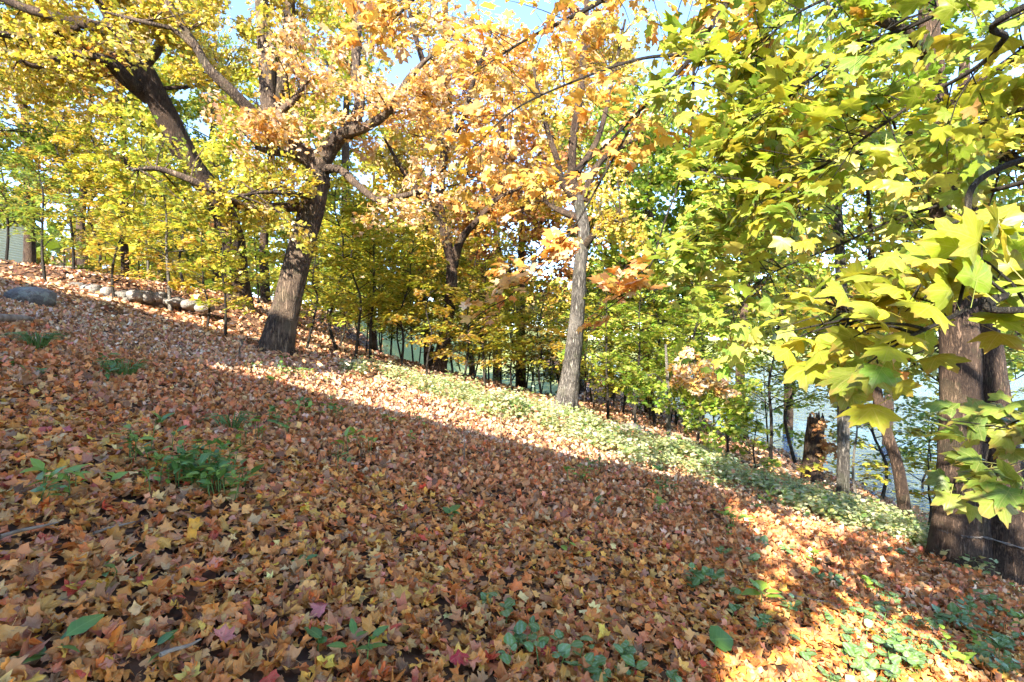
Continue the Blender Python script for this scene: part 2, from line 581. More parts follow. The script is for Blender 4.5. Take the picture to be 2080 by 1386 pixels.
def maple(detail, r, bx=0.0, by=0.0, fold=0.0, wav=0.0, stalk=False):
    half = HALF[2 if detail == 22 else detail]
    pts = [(a, rr) for a, rr in half] + [(-a, rr) for a, rr in half[::-1] if 0 < a]
    ang = np.radians([p[0] for p in pts])
    rad = np.array([p[1] for p in pts]) * (1 + r.normal(0, 0.04, len(pts)))
    rim = np.stack([np.sin(ang) * rad, np.cos(ang) * rad], -1)
    n = len(rim)
    c = np.array([[0.0, 0.06]])
    if detail in (3, 22):
        mid = c + (rim - c) * 0.5
        v2 = np.concatenate([c, mid, rim])
        wav = wav * (1 if detail == 3 else 1.2)
        i = np.arange(n)
        j = (i + 1) % n
        tri = np.concatenate([np.stack([np.zeros(n, int), 1 + j, 1 + i], -1), np.stack([1 + i, 1 + j, 1 + n + i], -1), np.stack([1 + j, 1 + n + j, 1 + n + i], -1)])
    elif detail == 0:
        k0 = 5
        v2 = np.roll(rim, -k0, axis=0)
        i = np.arange(1, n - 1)
        tri = np.stack([np.zeros(n - 2, int), i + 1, i], -1)
    else:
        v2 = np.concatenate([c, rim])
        i = np.arange(n)
        tri = np.stack([np.zeros(n, int), 1 + (i + 1) % n, 1 + i], -1)
    lc = np.c_[v2, np.zeros(len(v2))]
    v = curl(lc.copy(), bx, by, fold, wav, r)
    if stalk:
        k = len(v)
        sv = np.array([[0.012, 0.02, 0], [-0.012, 0.02, 0], [0.0, -0.75, -0.12], [0.03, -0.75, -0.12]])
        v = np.concatenate([v, sv])
        lc = np.concatenate([lc, np.array([[0, .3, 0]] * 4)])
        tri = np.concatenate([tri, np.array([[k, k + 1, k + 2], [k, k + 2, k + 3]])])
    return v, tri, lc


def diamond(r, fold=0.1):
    v = np.array([[0, 0, 0], [0.56, 0.5, fold], [0, 1.0, 0], [-0.56, 0.5, fold]], float)
    v[:, 2] += r.normal(0, 0.06, 4)
    v[:, :2] += r.normal(0, 0.05, (4, 2))
    t = np.array([[0, 1, 2], [0, 2, 3]])
    return v, t, v.copy()


def ovate(r, width=0.6, bx=0.0, by=-0.5, fold=0.15, seg=6, teeth=0.04):
    rows, lc = [], []
    for i in range(seg + 1):
        t = i / seg
        w = width * 0.5 * (math.sin(math.pi * min(1, t ** 0.75)) ** 0.8) * (1 + teeth * (-1) ** i)
        for s in (-1, 0, 1):
            rows.append((s * max(w, .02), t, 0))
            lc.append((s * w, t, 0))
    tri = []
    for i in range(seg):
        for k in range(2):
            a = i * 3 + k
            tri += [(a, a + 1, a + 4), (a, a + 4, a + 3)]
    return curl(np.array(rows, float), bx, by, fold, 0.015, r), np.array(tri), np.array(lc, float)


r0 = np.random.default_rng(3)
T_LIVE3 = [maple(3, r0, by=r0.uniform(-1.5, -.3), bx=r0.uniform(-1.0, .3), fold=r0.uniform(-.22, .15), wav=.045, stalk=True) for _ in range(10)]
T_LIVE2 = [maple(2, r0, by=r0.uniform(-1.5, -.1), bx=r0.uniform(-1.0, .3), fold=r0.uniform(-.25, .15), wav=.05) for _ in range(6)]
T_LIVE1 = [maple(1, r0, by=r0.uniform(-.9, 0), bx=r0.uniform(-.6, .2), fold=r0.uniform(-.2, .1), wav=.03) for _ in range(6)]
T_SAP = [maple(0, r0, by=r0.uniform(-.9, 0), bx=r0.uniform(-.6, .2), fold=r0.uniform(-.2, .1), wav=.03) for _ in range(6)]
T_FAR = [diamond(r0, r0.uniform(-.2, .2)) for _ in range(5)]
T_DRY3 = [maple(3, r0, by=r0.uniform(-2.0, 2.2), bx=r0.uniform(-1.6, 2.6), fold=r0.uniform(-.2, .3), wav=.09, stalk=True) for _ in range(14)]
T_DRY2 = [maple(2, r0, by=r0.uniform(-2.0, 2.2), bx=r0.uniform(-1.6, 2.6), fold=r0.choice([-.3, -.1, .1, .3, .7, 1.0, -.7]), wav=.09) for _ in range(10)]
T_DRYM = [maple(22, r0, by=r0.uniform(-2.4, 2.6), bx=r0.uniform(-2.0, 3.0), fold=r0.choice([-.3, -.1, .1, .3, .7, 1.1, -.8]), wav=.10) for _ in range(14)]
T_DRY0 = [maple(0, r0, by=r0.uniform(-1.6, 1.8), bx=r0.uniform(-1.4, 2.2), fold=r0.choice([-.3, -.1, .1, .3, .7, 1.0]), wav=.10) for _ in range(10)]
T_DRY1 = [maple(1, r0, by=r0.uniform(-1.8, 2.0), bx=r0.uniform(-1.5, 2.4), fold=r0.choice([-.3, -.1, .1, .3, .7, 1.0, -.7]), wav=.09) for _ in range(8)]


def palette(*items):
    c = np.array([i[:3] for i in items], float)
    w = np.array([i[3] for i in items], float)
    return c, w / w.sum()


def pick(pal, n, r=rng, var=0.16):
    c, w = pal
    k = r.choice(len(c), n, p=w)
    col = c[k] * np.exp(r.normal(0, var, (n, 1))) * np.exp(r.normal(0, 0.06, (n, 3)))
    return np.clip(col, 0.005, 0.85)


YG = palette((.42, .39, .045, 3), (.31, .34, .04, 3), (.52, .42, .06, 2), (.21, .28, .035, 1.2))
GREEN = palette((.13, .20, .03, 3), (.20, .26, .04, 3), (.30, .30, .045, 1.5))
GOLD = palette((.52, .39, .055, 4), (.52, .30, .055, 1.3), (.38, .34, .05, 2.8), (.60, .47, .22, 1.6))  # blue raised to imitate sunlit leaves washing out
ORANGE = palette((.56, .28, .06, 3), (.58, .36, .09, 3), (.62, .45, .25, 1.6), (.50, .21, .06, 1))
YGOLD = palette((.45, .37, .05, 3), (.35, .35, .045, 3), (.52, .37, .055, 2), (.60, .47, .24, 1.1))
PEACH = palette((.60, .43, .24, 3), (.58, .37, .12, 2), (.55, .32, .07, 2), (.66, .52, .38, 1.8))  # pale tones imitate leaves whitened by the sun
LIME = palette((.27, .36, .04, 3), (.36, .40, .06, 2.5), (.16, .27, .03, 2), (.48, .44, .10, .9))
RUST = palette((.38, .17, .06, 3), (.46, .25, .09, 2), (.28, .12, .05, 1))
MIXED = palette((.40, .32, .04, 2), (.22, .25, .03, 2), (.50, .28, .06, 2))


class Leaves:
    def __init__(self):
        self.p, self.n, self.t, self.s, self.c = [], [], [], [], []

    def add(self, p, n, t, s, c):
        self.p.append(p); self.n.append(n); self.t.append(t); self.s.append(s); self.c.append(c)

    def arrays(self):
        p, n, t, s, c = (np.concatenate(a) for a in (self.p, self.n, self.t, self.s, self.c))
        n = unit(n)
        y = unit(t - n * (t * n).sum(-1, keepdims=True))
        x = np.cross(y, n)
        return p, x, y, n, s, c

    def count(self):
        return sum(len(a) for a in self.p)


def leaf_mesh(name, arr, templates, r=rng):
    p, x, y, n, s, c = arr
    V, F, T, L, off = [], [], [], [], 0
    which = r.integers(0, len(templates), len(p))
    for k, (tv, tf, tl) in enumerate(templates):
        m = np.nonzero(which == k)[0]
        if not len(m):
            continue
        R = np.stack([x[m], y[m], n[m]], 1)                     # (q,3,3)
        v = np.einsum('vi,qij->qvj', tv, R) * s[m, None, None] + p[m, None, :]
        nv = len(tv)
        f = tf[None] + (np.arange(len(m)) * nv)[:, None, None] + off
        V.append(v.reshape(-1, 3)); F.append(f.reshape(-1, 3))
        T.append(np.repeat(c[m], nv, 0)); L.append(np.tile(tl, (len(m), 1)))
        off += nv * len(m)
    return raw_mesh(name, np.concatenate(V), np.concatenate(F), 3, True, np.concatenate(T), np.concatenate(L))


# ------------------------------------------------------------------ wood
def resample(path, n):
    path = np.asarray(path, float)
    if len(path) == 2:
        t = np.linspace(0, 1, n)[:, None]
        return path[0] * (1 - t) + path[1] * t
    P_ = np.concatenate([[2 * path[0] - path[1]], path, [2 * path[-1] - path[-2]]])
    m = len(path) - 1
    u = np.linspace(0, m, n)
    i = np.minimum(u.astype(int), m - 1)
    t = (u - i)[:, None]
    a, b, c, d = P_[i], P_[i + 1], P_[i + 2], P_[i + 3]
    return 0.5 * (2 * b + (c - a) * t + (2 * a - 5 * b + 4 * c - d) * t ** 2 + (3 * b - a - 3 * c + d) * t ** 3)


def tangents(p):
    return unit(np.gradient(p, axis=0))


class Wood:
    def __init__(self):
        self.v, self.f, self.n = [], [], 0

    def tube(self, path, radii, n=None, seg=6, ridge=0.0, flare=0.0, r=rng, gnarl=0.0):
        n = n or max(3, len(path))
        p = resample(path, n)
        rad = np.interp(np.linspace(0, 1, n), np.linspace(0, 1, len(radii)), radii)
        tg = tangents(p)
        u = np.cross(tg[0], [0.31, 0.9, 0.12])
        us = []
        for k in range(n):
            u = u - tg[k] * (u @ tg[k])
            u = u / max(np.linalg.norm(u), 1e-9)
            us.append(u)
        us = np.array(us)
        ws = np.cross(tg, us)
        th = np.linspace(0, 2 * math.pi, seg, endpoint=False)
        rr = np.ones((n, seg))
        if ridge or flare or gnarl:
            s = np.linspace(0, 1, n)[:, None]
            ph = r.uniform(0, 6.28, 4)
            L = np.linalg.norm(np.diff(p, axis=0), axis=1).sum()
            rr += ridge * (np.sin(5 * th + ph[0] + 2 * s) * 0.5 + np.sin(9 * th + ph[1] - 3 * s) * 0.35 + np.sin(3 * th + ph[2]) * 0.6)
            if ridge:
                rr += ridge * 0.35 * r.normal(0, 1, (n, seg))
            if flare:
                dist = s * L
                rr += flare * np.exp(-dist / 0.28) * (0.75 + 0.55 * np.sin(5 * th + ph[3]) + 0.25 * np.sin(8 * th + ph[1]))
            if gnarl:
                rr += gnarl * np.sin(s * L * 4.1 + ph[0]) * np.sin(th * 2 + ph[1] + s * L * 2)
        R = rad[:, None] * rr
        v = p[:, None, :] + R[..., None] * (np.cos(th)[None, :, None] * us[:, None, :] + np.sin(th)[None, :, None] * ws[:, None, :])
        i = np.arange(n * seg).reshape(n, seg)
        j = np.roll(i, -1, axis=1)
        q = np.stack([i[:-1], j[:-1], j[1:], i[1:]], -1).reshape(-1, 4)
        self.v.append(v.reshape(-1, 3)); self.f.append(q + self.n)
        self.n += n * seg
        return p

    def build(self, name, mat, parent=None):
        return link(name, raw_mesh(name, np.concatenate(self.v), np.concatenate(self.f), 4), parent, mat)


def spray(lv, path, width, n, size, pal, tilt=0.35, droop=0.25, r=rng, face=None):
    """Flat leafy spray along a twig path."""
    p = resample(path, 10)
    L = np.linalg.norm(p[-1] - p[0])
    t = r.uniform(0.15, 1.0, n) ** 0.8
    k = t * 9
    i = np.minimum(k.astype(int), 8)
    f = (k - i)[:, None]
    c = p[i] * (1 - f) + p[i + 1] * f
    d = unit(p[-1] - p[0])
    up = np.array([0, 0, 1.0]) if face is None else np.asarray(face, float)
    up = up + r.normal(0, 0.18, 3)
    lat = unit(np.cross(d, up))
    up = unit(np.cross(lat, d))
    side = r.uniform(-1, 1, n)
    wid = width * (1.15 - 0.75 * t)
    off = side * wid
    pos = c + lat * off[:, None] + up * (r.normal(0, 0.05, n) - droop * off ** 2 / max(width, .05))[:, None]
    pos[:, 2] -= droop * 0.25 * (t ** 2) * L
    nrm = up + r.normal(0, tilt, (n, 3)) + lat * (0.35 * side * droop)[:, None]
    tip = d * (0.8 + 0.3 * r.random((n, 1))) + lat * (1.1 * side)[:, None] + np.array([0, 0, -0.35]) + r.normal(0, 0.3, (n, 3))
    s = size * np.exp(r.normal(0, 0.22, n))
    lv.add(pos, nrm, tip, s, pick(pal, n, r))


def rand_dir(r, up=0.0):
    v = r.normal(0, 1, 3)
    v = v / np.linalg.norm(v)
    v[2] += up
    return v / np.linalg.norm(v)


def branchlets(wood, lv, path, r_end, count, leaves_each, size, pal, t0=0.35, L=(0.7, 1.5), spread=0.9, up=0.25, tilt=0.5, droop=0.3, width=0.45, r=rng, twig=0.014, face=None, behind=0.0):
    p = resample(path, 40)
    tg = tangents(p)
    for k in range(count):
        t = t0 + (1 - t0) * r.random() ** 0.75
        i = min(39, int(t * 39))
        d = unit(tg[i] * (1 - spread * 0.5) + rand_dir(r, up) * spread)
        if d[1] < 0 and r.random() < behind:
            d[1] = -d[1]
        ln = r.uniform(*L)
        a = p[i]
        b = a + d * ln * 0.5 + r.normal(0, 0.06, 3) * ln
        c = b + unit(d + np.array([0, 0, -0.25]) + r.normal(0, 0.2, 3)) * ln * 0.5
        wood.tube([a, b, c], [twig * (0.7 + ln * 0.5), twig * 0.6, twig * 0.25], 4, 4)
        spray(lv, [a, b, c], width * ln, leaves_each, size, pal, tilt, droop, r, face)
        if r.random() < 0.6:
            e = b + unit(d + rand_dir(r, 0.1) * 1.0) * ln * 0.6
            wood.tube([b, (b + e) / 2 + r.normal(0, .04, 3), e], [twig * 0.5, twig * 0.4, twig * 0.2], 3, 4)
            spray(lv, [b, (b + e) / 2, e], width * ln * 0.8, leaves_each // 2, size, pal, tilt, droop, r, face)


def auto_limbs(trunk, n, length, t0=0.45, up=0.5, r=rng, t1=1.0):
    p = resample(trunk, 40)
    out = []
    for k in range(n):
        t = t0 + (t1 - t0) * (k + r.random()) / n
        a = p[min(39, int(t * 39))]
        az = k * 2.4 + r.uniform(-.5, .5)
        ln = length * r.uniform(0.7, 1.15) * (1.15 - 0.5 * t)
        d = unit([math.cos(az), math.sin(az), up * r.uniform(0.5, 1.5)])
        b = a + d * ln * 0.5 + r.normal(0, 0.08, 3) * ln
        c = b + unit(d + np.array([0, 0, r.uniform(-.1, .5)]) + r.normal(0, .25, 3)) * ln * 0.5
        out.append([a, b, c])
    return out


def sink(path, depth=0.25):
    path = [np.array(q, float) for q in path]
    d = path[1] - path[0]
    path[0] = path[0] - d / np.linalg.norm(d) * depth
    return path


def hero_tree(name, label, cat, trunk, tr, limbs, bark, pal, size, per_limb, leaves_each, seed, autos=0, auto_len=2.5, auto_t0=.5, group=None, templ=T_SAP,
              ridge=0.05, flare=0.55, seg=28, limb_bark=None, extra_trunks=(), L=(0.7, 1.5), spread=.9, pals=None, limb_t0=.35, top=0, droop=0.3):
    r = np.random.default_rng(seed)
    g = np.array(trunk[0])
    t = empty(name, g, label, cat, group)
    trunk = sink(trunk)
    ln = np.linalg.norm(np.diff(np.array(trunk), axis=0), axis=1).sum()
    w = Wood()
    w.tube(trunk, tr, int(ln / 0.09) + 4, seg, ridge, flare, r, 0.03)
    for path, rad in extra_trunks:
        l2 = np.linalg.norm(np.diff(np.array(path), axis=0), axis=1).sum()
        w.tube(sink(path), rad, int(l2 / 0.09) + 4, seg, ridge, flare, r, 0.03)
    lv = Leaves()
    if top:
        tw = Wood()
        branchlets(tw, lv, trunk[len(trunk) // 2:], 0, top, leaves_each, size, pal, 0.3, L, spread, .3, r=r, droop=droop)
        tw.build('twigs', bark, t)['kind'] = 'stuff'
    w.build('trunk', bark, t)
    every = [(p, rd, per_limb, pal) if len(x) == 2 else (p, rd, x[2], x[3] if len(x) > 3 else pal) for x in limbs for p, rd in [x[:2]]]
    for p in auto_limbs(trunk, autos, auto_len, auto_t0, r=r):
        every.append((p, [tr[-1] * 0.8, tr[-1] * 0.5, 0.02], per_limb, pal))
    for p, rd, cnt, pl in every:
        lw = Wood()
        l2 = np.linalg.norm(np.diff(np.array(p), axis=0), axis=1).sum()
        lw.tube(p, rd, int(l2 / (.4 if name == 'forest_tree' else .12)) + 4, 6 if name == 'forest_tree' else 12 if rd[0] > .08 else 8, 0.05, 0, r, 0.06)
        branchlets(lw, lv, p, 0, cnt, leaves_each, size, pl, limb_t0, L, spread, r=r, droop=droop, behind=(.35 if pl is PEACH else .8) if name == 'oak_tree' else 0)
        lw.build('limb', limb_bark or bark, t)
    if lv.count():
        o = link('crown', leaf_mesh('crown', lv.arrays(), templ, r), t, M_LEAF)
        o['kind'] = 'stuff'
    return t


# ------------------------------------------------------------------ the big trees
D = 10.4
hero_tree('oak_tree', 'stout leaning oak with flared base and forking limbs beside the sunlit strip', 'tree',
          [G(560, D), P(575, 650, D), P(602, 540, D), P(632, 430, D), P(648, 355, D)], [.34, .275, .25, .24, .225],
          [([P(648, 380, D), P(640, 330, D), P(600, 305, D - .1), P(562, 270, D - .2), P(545, 200, D - .3), P(538, 90, D - .3), P(526, -60, D - .2), P(520, -260, D)], [.22, .21, .185, .175, .155, .135, .12, .05], 22, YGOLD),
           ([P(552, 235, D - .25), P(572, 160, D - .1), P(586, 60, D), P(592, -60, D + .2), P(610, -220, D + .4)], [.15, .14, .12, .09, .04], 14, YGOLD),
           ([P(575, 285, D - .2), P(520, 235, D - .5), P(470, 185, D - .8), P(425, 140, D - 1), P(395, 90, D - 1), P(335, -5, D - 1.2), P(300, -90, D - 1.3)], [.13, .11, .10, .08, .07, .055, .03], 16, YGOLD),
           ([P(395, 95, D - 1), P(350, 60, D - 1.1), P(290, 45, D - 1.3), P(215, 25, D - 1.4)], [.05, .045, .04, .02], 10, YGOLD),
           ([P(645, 340, D), P(672, 300, D - .1), P(700, 272, D - .3), P(745, 258, D - .6), P(790, 225, D - .8), P(830, 160, D - .9), P(878, 110, D - 1)], [.22, .17, .12, .095, .075, .06, .03], 26, PEACH),
           ([P(705, 275, D - .3), P(730, 215, D), P(722, 140, D + .3), P(728, 40, D + .5), P(735, -90, D + .6)], [.13, .11, .10, .08, .04], 18, PEACH),
           ([P(655, 345, D), P(690, 345, D - .3), P(725, 375, D - .5), P(765, 405, D - .6), P(810, 400, D - .7), P(860, 392, D - .6), P(920, 415, D - .4)], [.10, .075, .07, .06, .055, .045, .025], 10, PEACH),
           ([P(610, 310, D - .1), P(560, 310, D - .6), P(520, 300, D - 1)], [.09, .07, .04], 9, PEACH),
           ([P(560, 235, D - .3), P(600, 200, D - .6), P(628, 160, D - .9)], [.08, .06, .03], 9, PEACH),
           ([P(610, 420, D), P(500, 420, D - .8), P(420, 380, D - 1.4), P(330, 345, D - 1.6), P(270, 345, D - 1.8)], [.10, .08, .065, .05, .02], 14, YG),
           ([P(640, 400, D), P(600, 395, D - .8), P(540, 390, D - 1.2), P(480, 400, D - 1.5)], [.07, .05, .035, .02], 12, YGOLD)],
          M_OAK, PEACH, .062, 12, 92, 21, spread=1.0)

hero_tree('oak_tree', 'dark leaning tree slanting up leftward behind the stout oak', 'tree',
          [G(488, 14), P(482, 570, 14), P(470, 470, 13.6), P(432, 395, 13), P(388, 335, 12.6), P(345, 250, 12.2), P(300, 160, 11.8), P(250, 70, 11.5), P(190, -40, 11.2), P(130, -200, 11)],
          [.34, .30, .28, .27, .27, .26, .23, .19, .15, .07],
          [([P(302, 200, 12), P(262, 160, 11.5), P(225, 125, 11.2), P(150, 110, 11), P(80, 135, 10.6), P(10, 110, 10.2)], [.13, .11, .10, .08, .06, .03], 14, YGOLD),
           ([P(300, 205, 12), P(250, 165, 11.6), P(215, 130, 11.4)], [.11, .08, .04], 7, ORANGE),
           ([P(160, 55, 11.2), P(100, 80, 11), P(40, 75, 10.6), P(-60, 60, 10)], [.11, .10, .08, .04], 14, YGOLD),
           ([P(250, 75, 11.5), P(160, 45, 11.2), P(60, 20, 11), P(-60, -30, 10.8)], [.15, .12, .09, .04], 14, YGOLD),
           ([P(290, 140, 11.8), P(330, 80, 11.6), P(345, 0, 11.4), P(360, -100, 11.2)], [.12, .1, .07, .03], 12, YGOLD),
           ([P(215, 15, 11.4), P(280, -20, 11), P(400, -60, 10.6)], [.1, .07, .03], 10, YGOLD)],
          M_BROWN, YGOLD, .062, 11, 110, 22, autos=5, auto_len=2.6, auto_t0=.6)

hero_tree('oak_tree', 'mid slope oak with a dark upright stem forking behind orange leaves', 'tree',
          [G(890, 14), P(903, 690, 14), P(915, 610, 14), P(918, 540, 14), P(905, 480, 14), P(893, 410, 14), P(903, 310, 14), P(911, 200, 14), P(905, 60, 14), P(910, -120, 14)],
          [.22, .165, .15, .15, .13, .115, .11, .10, .08, .03],
          [([P(920, 545, 14), P(935, 490, 13.8), P(968, 450, 13.6), P(1010, 405, 13.3), P(1060, 380, 13)], [.13, .11, .085, .06, .03], 12, ORANGE),
           ([P(900, 450, 14), P(862, 400, 13.6), P(820, 350, 13.3), P(780, 280, 13)], [.1, .08, .06, .03], 12, GOLD),
           ([P(905, 300, 14), P(935, 250, 13.6), P(960, 170, 13.3), P(1000, 60, 13)], [.1, .08, .06, .03], 14, ORANGE),
           ([P(910, 215, 14), P(870, 150, 13.5), P(840, 60, 13.2), P(820, -40, 13)], [.1, .08, .06, .03], 14, GOLD)],
          M_BROWN, ORANGE, .066, 11, 80, 23, autos=5, auto_len=2.4, auto_t0=.55)

hero_tree('oak_tree', 'tall grey trunk lit by the sun at the edge of the green groundcover', 'tree',
          [G(1147, 12.4), P(1160, 750, 12.5), P(1172, 640, 12.5), P(1178, 540, 12.5), P(1186, 470, 12.5), P(1172, 400, 12.5)],
          [.255, .215, .18, .155, .145, .135],
          [([P(1178, 425, 12.5), P(1162, 350, 12.5), P(1166, 270, 12.4), P(1180, 180, 12.3), P(1190, 40, 12.2), P(1200, -150, 12)], [.115, .105, .10, .09, .07, .03], 16, ORANGE),
           ([P(1176, 415, 12.5), P(1145, 375, 12.3), P(1130, 320, 12.1), P(1105, 240, 12), P(1080, 120, 12)], [.09, .08, .07, .05, .03], 12, GOLD),
           ([P(1186, 410, 12.5), P(1205, 350, 12.6), P(1240, 310, 12.7), P(1290, 285, 12.8), P(1360, 220, 13)], [.09, .08, .065, .05, .03], 12, LIME),
           ([P(1172, 350, 12.5), P(1215, 280, 12.8), P(1240, 180, 13), P(1270, 40, 13)], [.09, .07, .05, .03], 14, GOLD)],
          M_GREY, GOLD, .066, 11, 84, 24, autos=2, auto_len=2.0, auto_t0=.7, ridge=.045, flare=.95, limb_t0=.5, limb_bark=M_BROWN)

hero_tree('maple_tree', 'thick twin stemmed tree bound by an old wire on the lower slope', 'tree',
          [G(1945, 6.3), P(1953, 960, 6.3), P(1952, 820, 6.3), P(1946, 640, 6.3), P(1930, 480, 6.3), P(1912, 320, 6.3), P(1900, 200, 6.3), P(1888, 60, 6.3), P(1880, -150, 6.3)],
          [.29, .24, .205, .19, .175, .155, .13, .105, .07],
          [([P(1918, 300, 6.3), P(1985, 285, 6.0), P(2040, 315, 5.6), P(2110, 350, 5.2)], [.085, .07, .06, .035], 12, YG),
           ([P(1905, 245, 6.25), P(1840, 272, 6.0), P(1760, 305, 5.6), P(1645, 340, 5.2)], [.06, .055, .045, .025], 14, LIME),
           ([P(1900, 215, 6.3), P(1990, 225, 5.6), P(2090, 230, 5.0)], [.06, .045, .025], 10, YG),
           ([P(1895, 120, 6.3), P(1830, 60, 6.0), P(1740, 20, 5.6), P(1640, -60, 5.4)], [.08, .06, .05, .02], 14, LIME)],
          M_BROWN, LIME, .075, 12, 44, 25, autos=5, auto_len=2.2, auto_t0=.55, templ=T_LIVE2, ridge=.04, flare=.35,
          extra_trunks=[([G(2040, 6.25), P(2036, 1000, 6.25), P(2022, 880, 6.3), P(2005, 740, 6.35), P(1985, 600, 6.45), P(1965, 470, 6.55), P(1955, 300, 6.8), P(1960, 100, 7.1)],
                         [.28, .23, .195, .17, .15, .13, .10, .05])])

hero_tree('maple_tree', 'slim pale trunk standing upright before the water', 'tree',
          [G(1711, 8.6), P(1713, 920, 8.6), P(1712, 760, 8.6), P(1708, 560, 8.6), P(1698, 400, 8.6), P(1690, 250, 8.6), P(1684, 80, 8.6), P(1680, -60, 8.6)],
          [.10, .092, .088, .082, .075, .065, .05, .02], [], M_GREY, LIME, .075, 9, 44, 26, autos=8, auto_len=1.7, auto_t0=.45, ridge=.02, flare=.3, seg=14)

hero_tree('maple_tree', 'slim curved trunk leaning leftward near the shore', 'tree',
          [G(1843, 7.7), P(1826, 960, 7.7), P(1802, 880, 7.7), P(1780, 790, 7.7), P(1765, 680, 7.8), P(1770, 520, 7.9), P(1760, 350, 8)],
          [.085, .08, .075, .07, .06, .045, .02], [], M_BROWN, YG, .07, 8, 40, 27, autos=5, auto_len=1.4, auto_t0=.55, ridge=.02, flare=.3, seg=12)

hero_tree('sapling', 'thin whitish stem with sunlit pale leaves by the groundcover edge', 'sapling',
          [G(1360, 9.9), P(1358, 860, 9.9), P(1357, 790, 9.8), P(1352, 700, 9.7)], [.045, .042, .036, .02],
          [([P(1357, 800, 9.8), P(1400, 775, 9.5), P(1440, 770, 9.2)], [.022, .015, .008], 14, PEACH),
           ([P(1357, 840, 9.9), P(1400, 830, 9.5), P(1450, 835, 9.2), P(1490, 850, 9.1)], [.022, .015, .01, .006], 18, LIME),
           ([P(1355, 790, 9.8), P(1330, 760, 9.5), P(1310, 770, 9.3)], [.02, .015, .008], 8, LIME)],
          M_PALE, LIME, .065, 8, 44, 28, ridge=.01, flare=.2, seg=10, L=(.35, .7), droop=.2)


hero_tree('maple_tree', 'unseen maple added at the house corner to break up its shadow edge', 'tree',  # added out of view so the house corner casts a ragged shadow edge
          [np.array([-1.6, -1.5, float(H(-1.6, -1.5))]), np.array([-1.62, -1.5, 1.0]), np.array([-1.6, -1.52, 2.2]), np.array([-1.6, -1.5, 3.1])], [.09, .08, .06, .02], [], M_BROWN, LIME, .09, 12, 22, 61,
          autos=8, auto_len=.7, auto_t0=.5, seg=12, ridge=.02, flare=.3, L=(.3, .6))


# broken snag with dead vine leaves
def snag():
    r = np.random.default_rng(5)
    b = G(1650, 10.4)
    t = empty('dead_snag', b, 'short broken dead trunk hung with brown dry leaves near the water', 'dead tree')
    w = Wood()
    w.tube(sink([b, P(1652, 920, 10.4), P(1658, 850, 10.4)]), [.20, .175, .165], 16, 20, .06, .4, r, .05)
    for k in range(9):
        a = k * 0.7
        q = P(1658, 850, 10.4) + np.array([math.cos(a), math.sin(a), 0]) * .12
        w.tube([q - np.array([0, 0, .12]), q + np.array([.01, 0, r.uniform(.02, .2)])], [.05, .008], 3, 5)
    w.build('trunk', M_BROWN, t)
    lv = Leaves()
    for k in range(8):
        a = P(1672 + r.uniform(-8, 12), 830 + r.uniform(0, 90), 10.3)
        spray(lv, [a, a + np.array([r.uniform(-.2, .3), -.1, -.3])], .18, 22, .07, RUST, .8, .3, r)
    link('dead_leaves', leaf_mesh('dead_leaves', lv.arrays(), T_DRY1, r), t, M_LITTER)['kind'] = 'stuff'


snag()


# old twisted wire round the twin trunk
def wire():
    d = 6.3
    pts = []
    c1, c2 = P(1953, 1075, d), P(2037, 1095, 6.25)
    a1, a2 = .285, .295
    for a in np.linspace(RAD(80), RAD(280), 14):
        pts.append(c1 + a1 * np.array([math.cos(a), math.sin(a), 0]))
    for a in np.linspace(RAD(262), RAD(440), 14):
        pts.append(c2 + a2 * np.array([math.cos(a), math.sin(a), 0]))
    pts.append(pts[0])
    p = resample(pts, 160)
    w = Wood()
    tg = tangents(p)
    for ph in (0, math.pi):
        k = np.arange(160) * 1.1 + ph
        lat = unit(np.cross(tg, [0, 0, 1.0]))
        q = p + 0.009 * (np.cos(k)[:, None] * np.array([0, 0, 1.0]) + np.sin(k)[:, None] * lat)
        w.tube(q, [.007, .007], 160, 5)
    for k in (30, 44, 95, 110, 128):
        w.tube([p[k] - [0, .02, .03], p[k] + [0, -.02, .03]], [.004, .004], 2, 4)
    tag(w.build('wire', M_WIRE), 'rusty twisted wire looped around the thick twin trunk', 'wire')


wire()


# ------------------------------------------------------------------ saplings
def sapling(px, d, h, pal, dens, label, lean=0.0, r_base=None, bark=M_SAP, group=None, seed=0, t0=.3, blen=.38, size=.068, name='sapling', templ=T_SAP):
    r = np.random.default_rng(1000 + seed)
    b = G(px, d)
    t = empty(name, b, label, 'sapling', group)
    top = b + np.array([lean * h, r.uniform(-.1, .1) * h, h])
    path = [b + (top - b) * k / 5 + (r.normal(0, .018, 3) * h * (k > 0)) for k in range(6)]
    rb = r_base or (.012 + .0065 * h)
    w = Wood()
    w.tube(sink(path, .1), [rb, rb * .85, rb * .7, rb * .5, rb * .35, .005], 24, 8, .03, .25, r)
    lv = Leaves()
    nb = int(h * 4.6)
    p = resample(path, 40)
    for k in range(nb):
        tt = t0 + (1 - t0) * (k + r.random()) / nb
        a = p[min(39, int(tt * 39))]
        az = k * 2.39996 + r.uniform(-.4, .4)
        ln = min(1.9, blen * h * (1.15 - .8 * tt)) * r.uniform(.75, 1.2)
        dr = np.array([math.cos(az), math.sin(az), 0])
        b1 = a + dr * ln * .5 + np.array([0, 0, ln * r.uniform(.12, .28)])
        c1 = a + dr * ln + np.array([0, 0, ln * r.uniform(.08, .25)]) + r.normal(0, .05, 3)
        w.tube([a, b1, c1], [rb * .32 + .003, .006, .003], 5, 4)
        spray(lv, [a, b1, c1], ln * .42, int(dens * ln * 54) + 8, size, pal, .28, .22, r)
    w.build('trunk', bark, t)
    link('crown', leaf_mesh('crown', lv.arrays(), templ, r), t, M_LEAF)['kind'] = 'stuff'


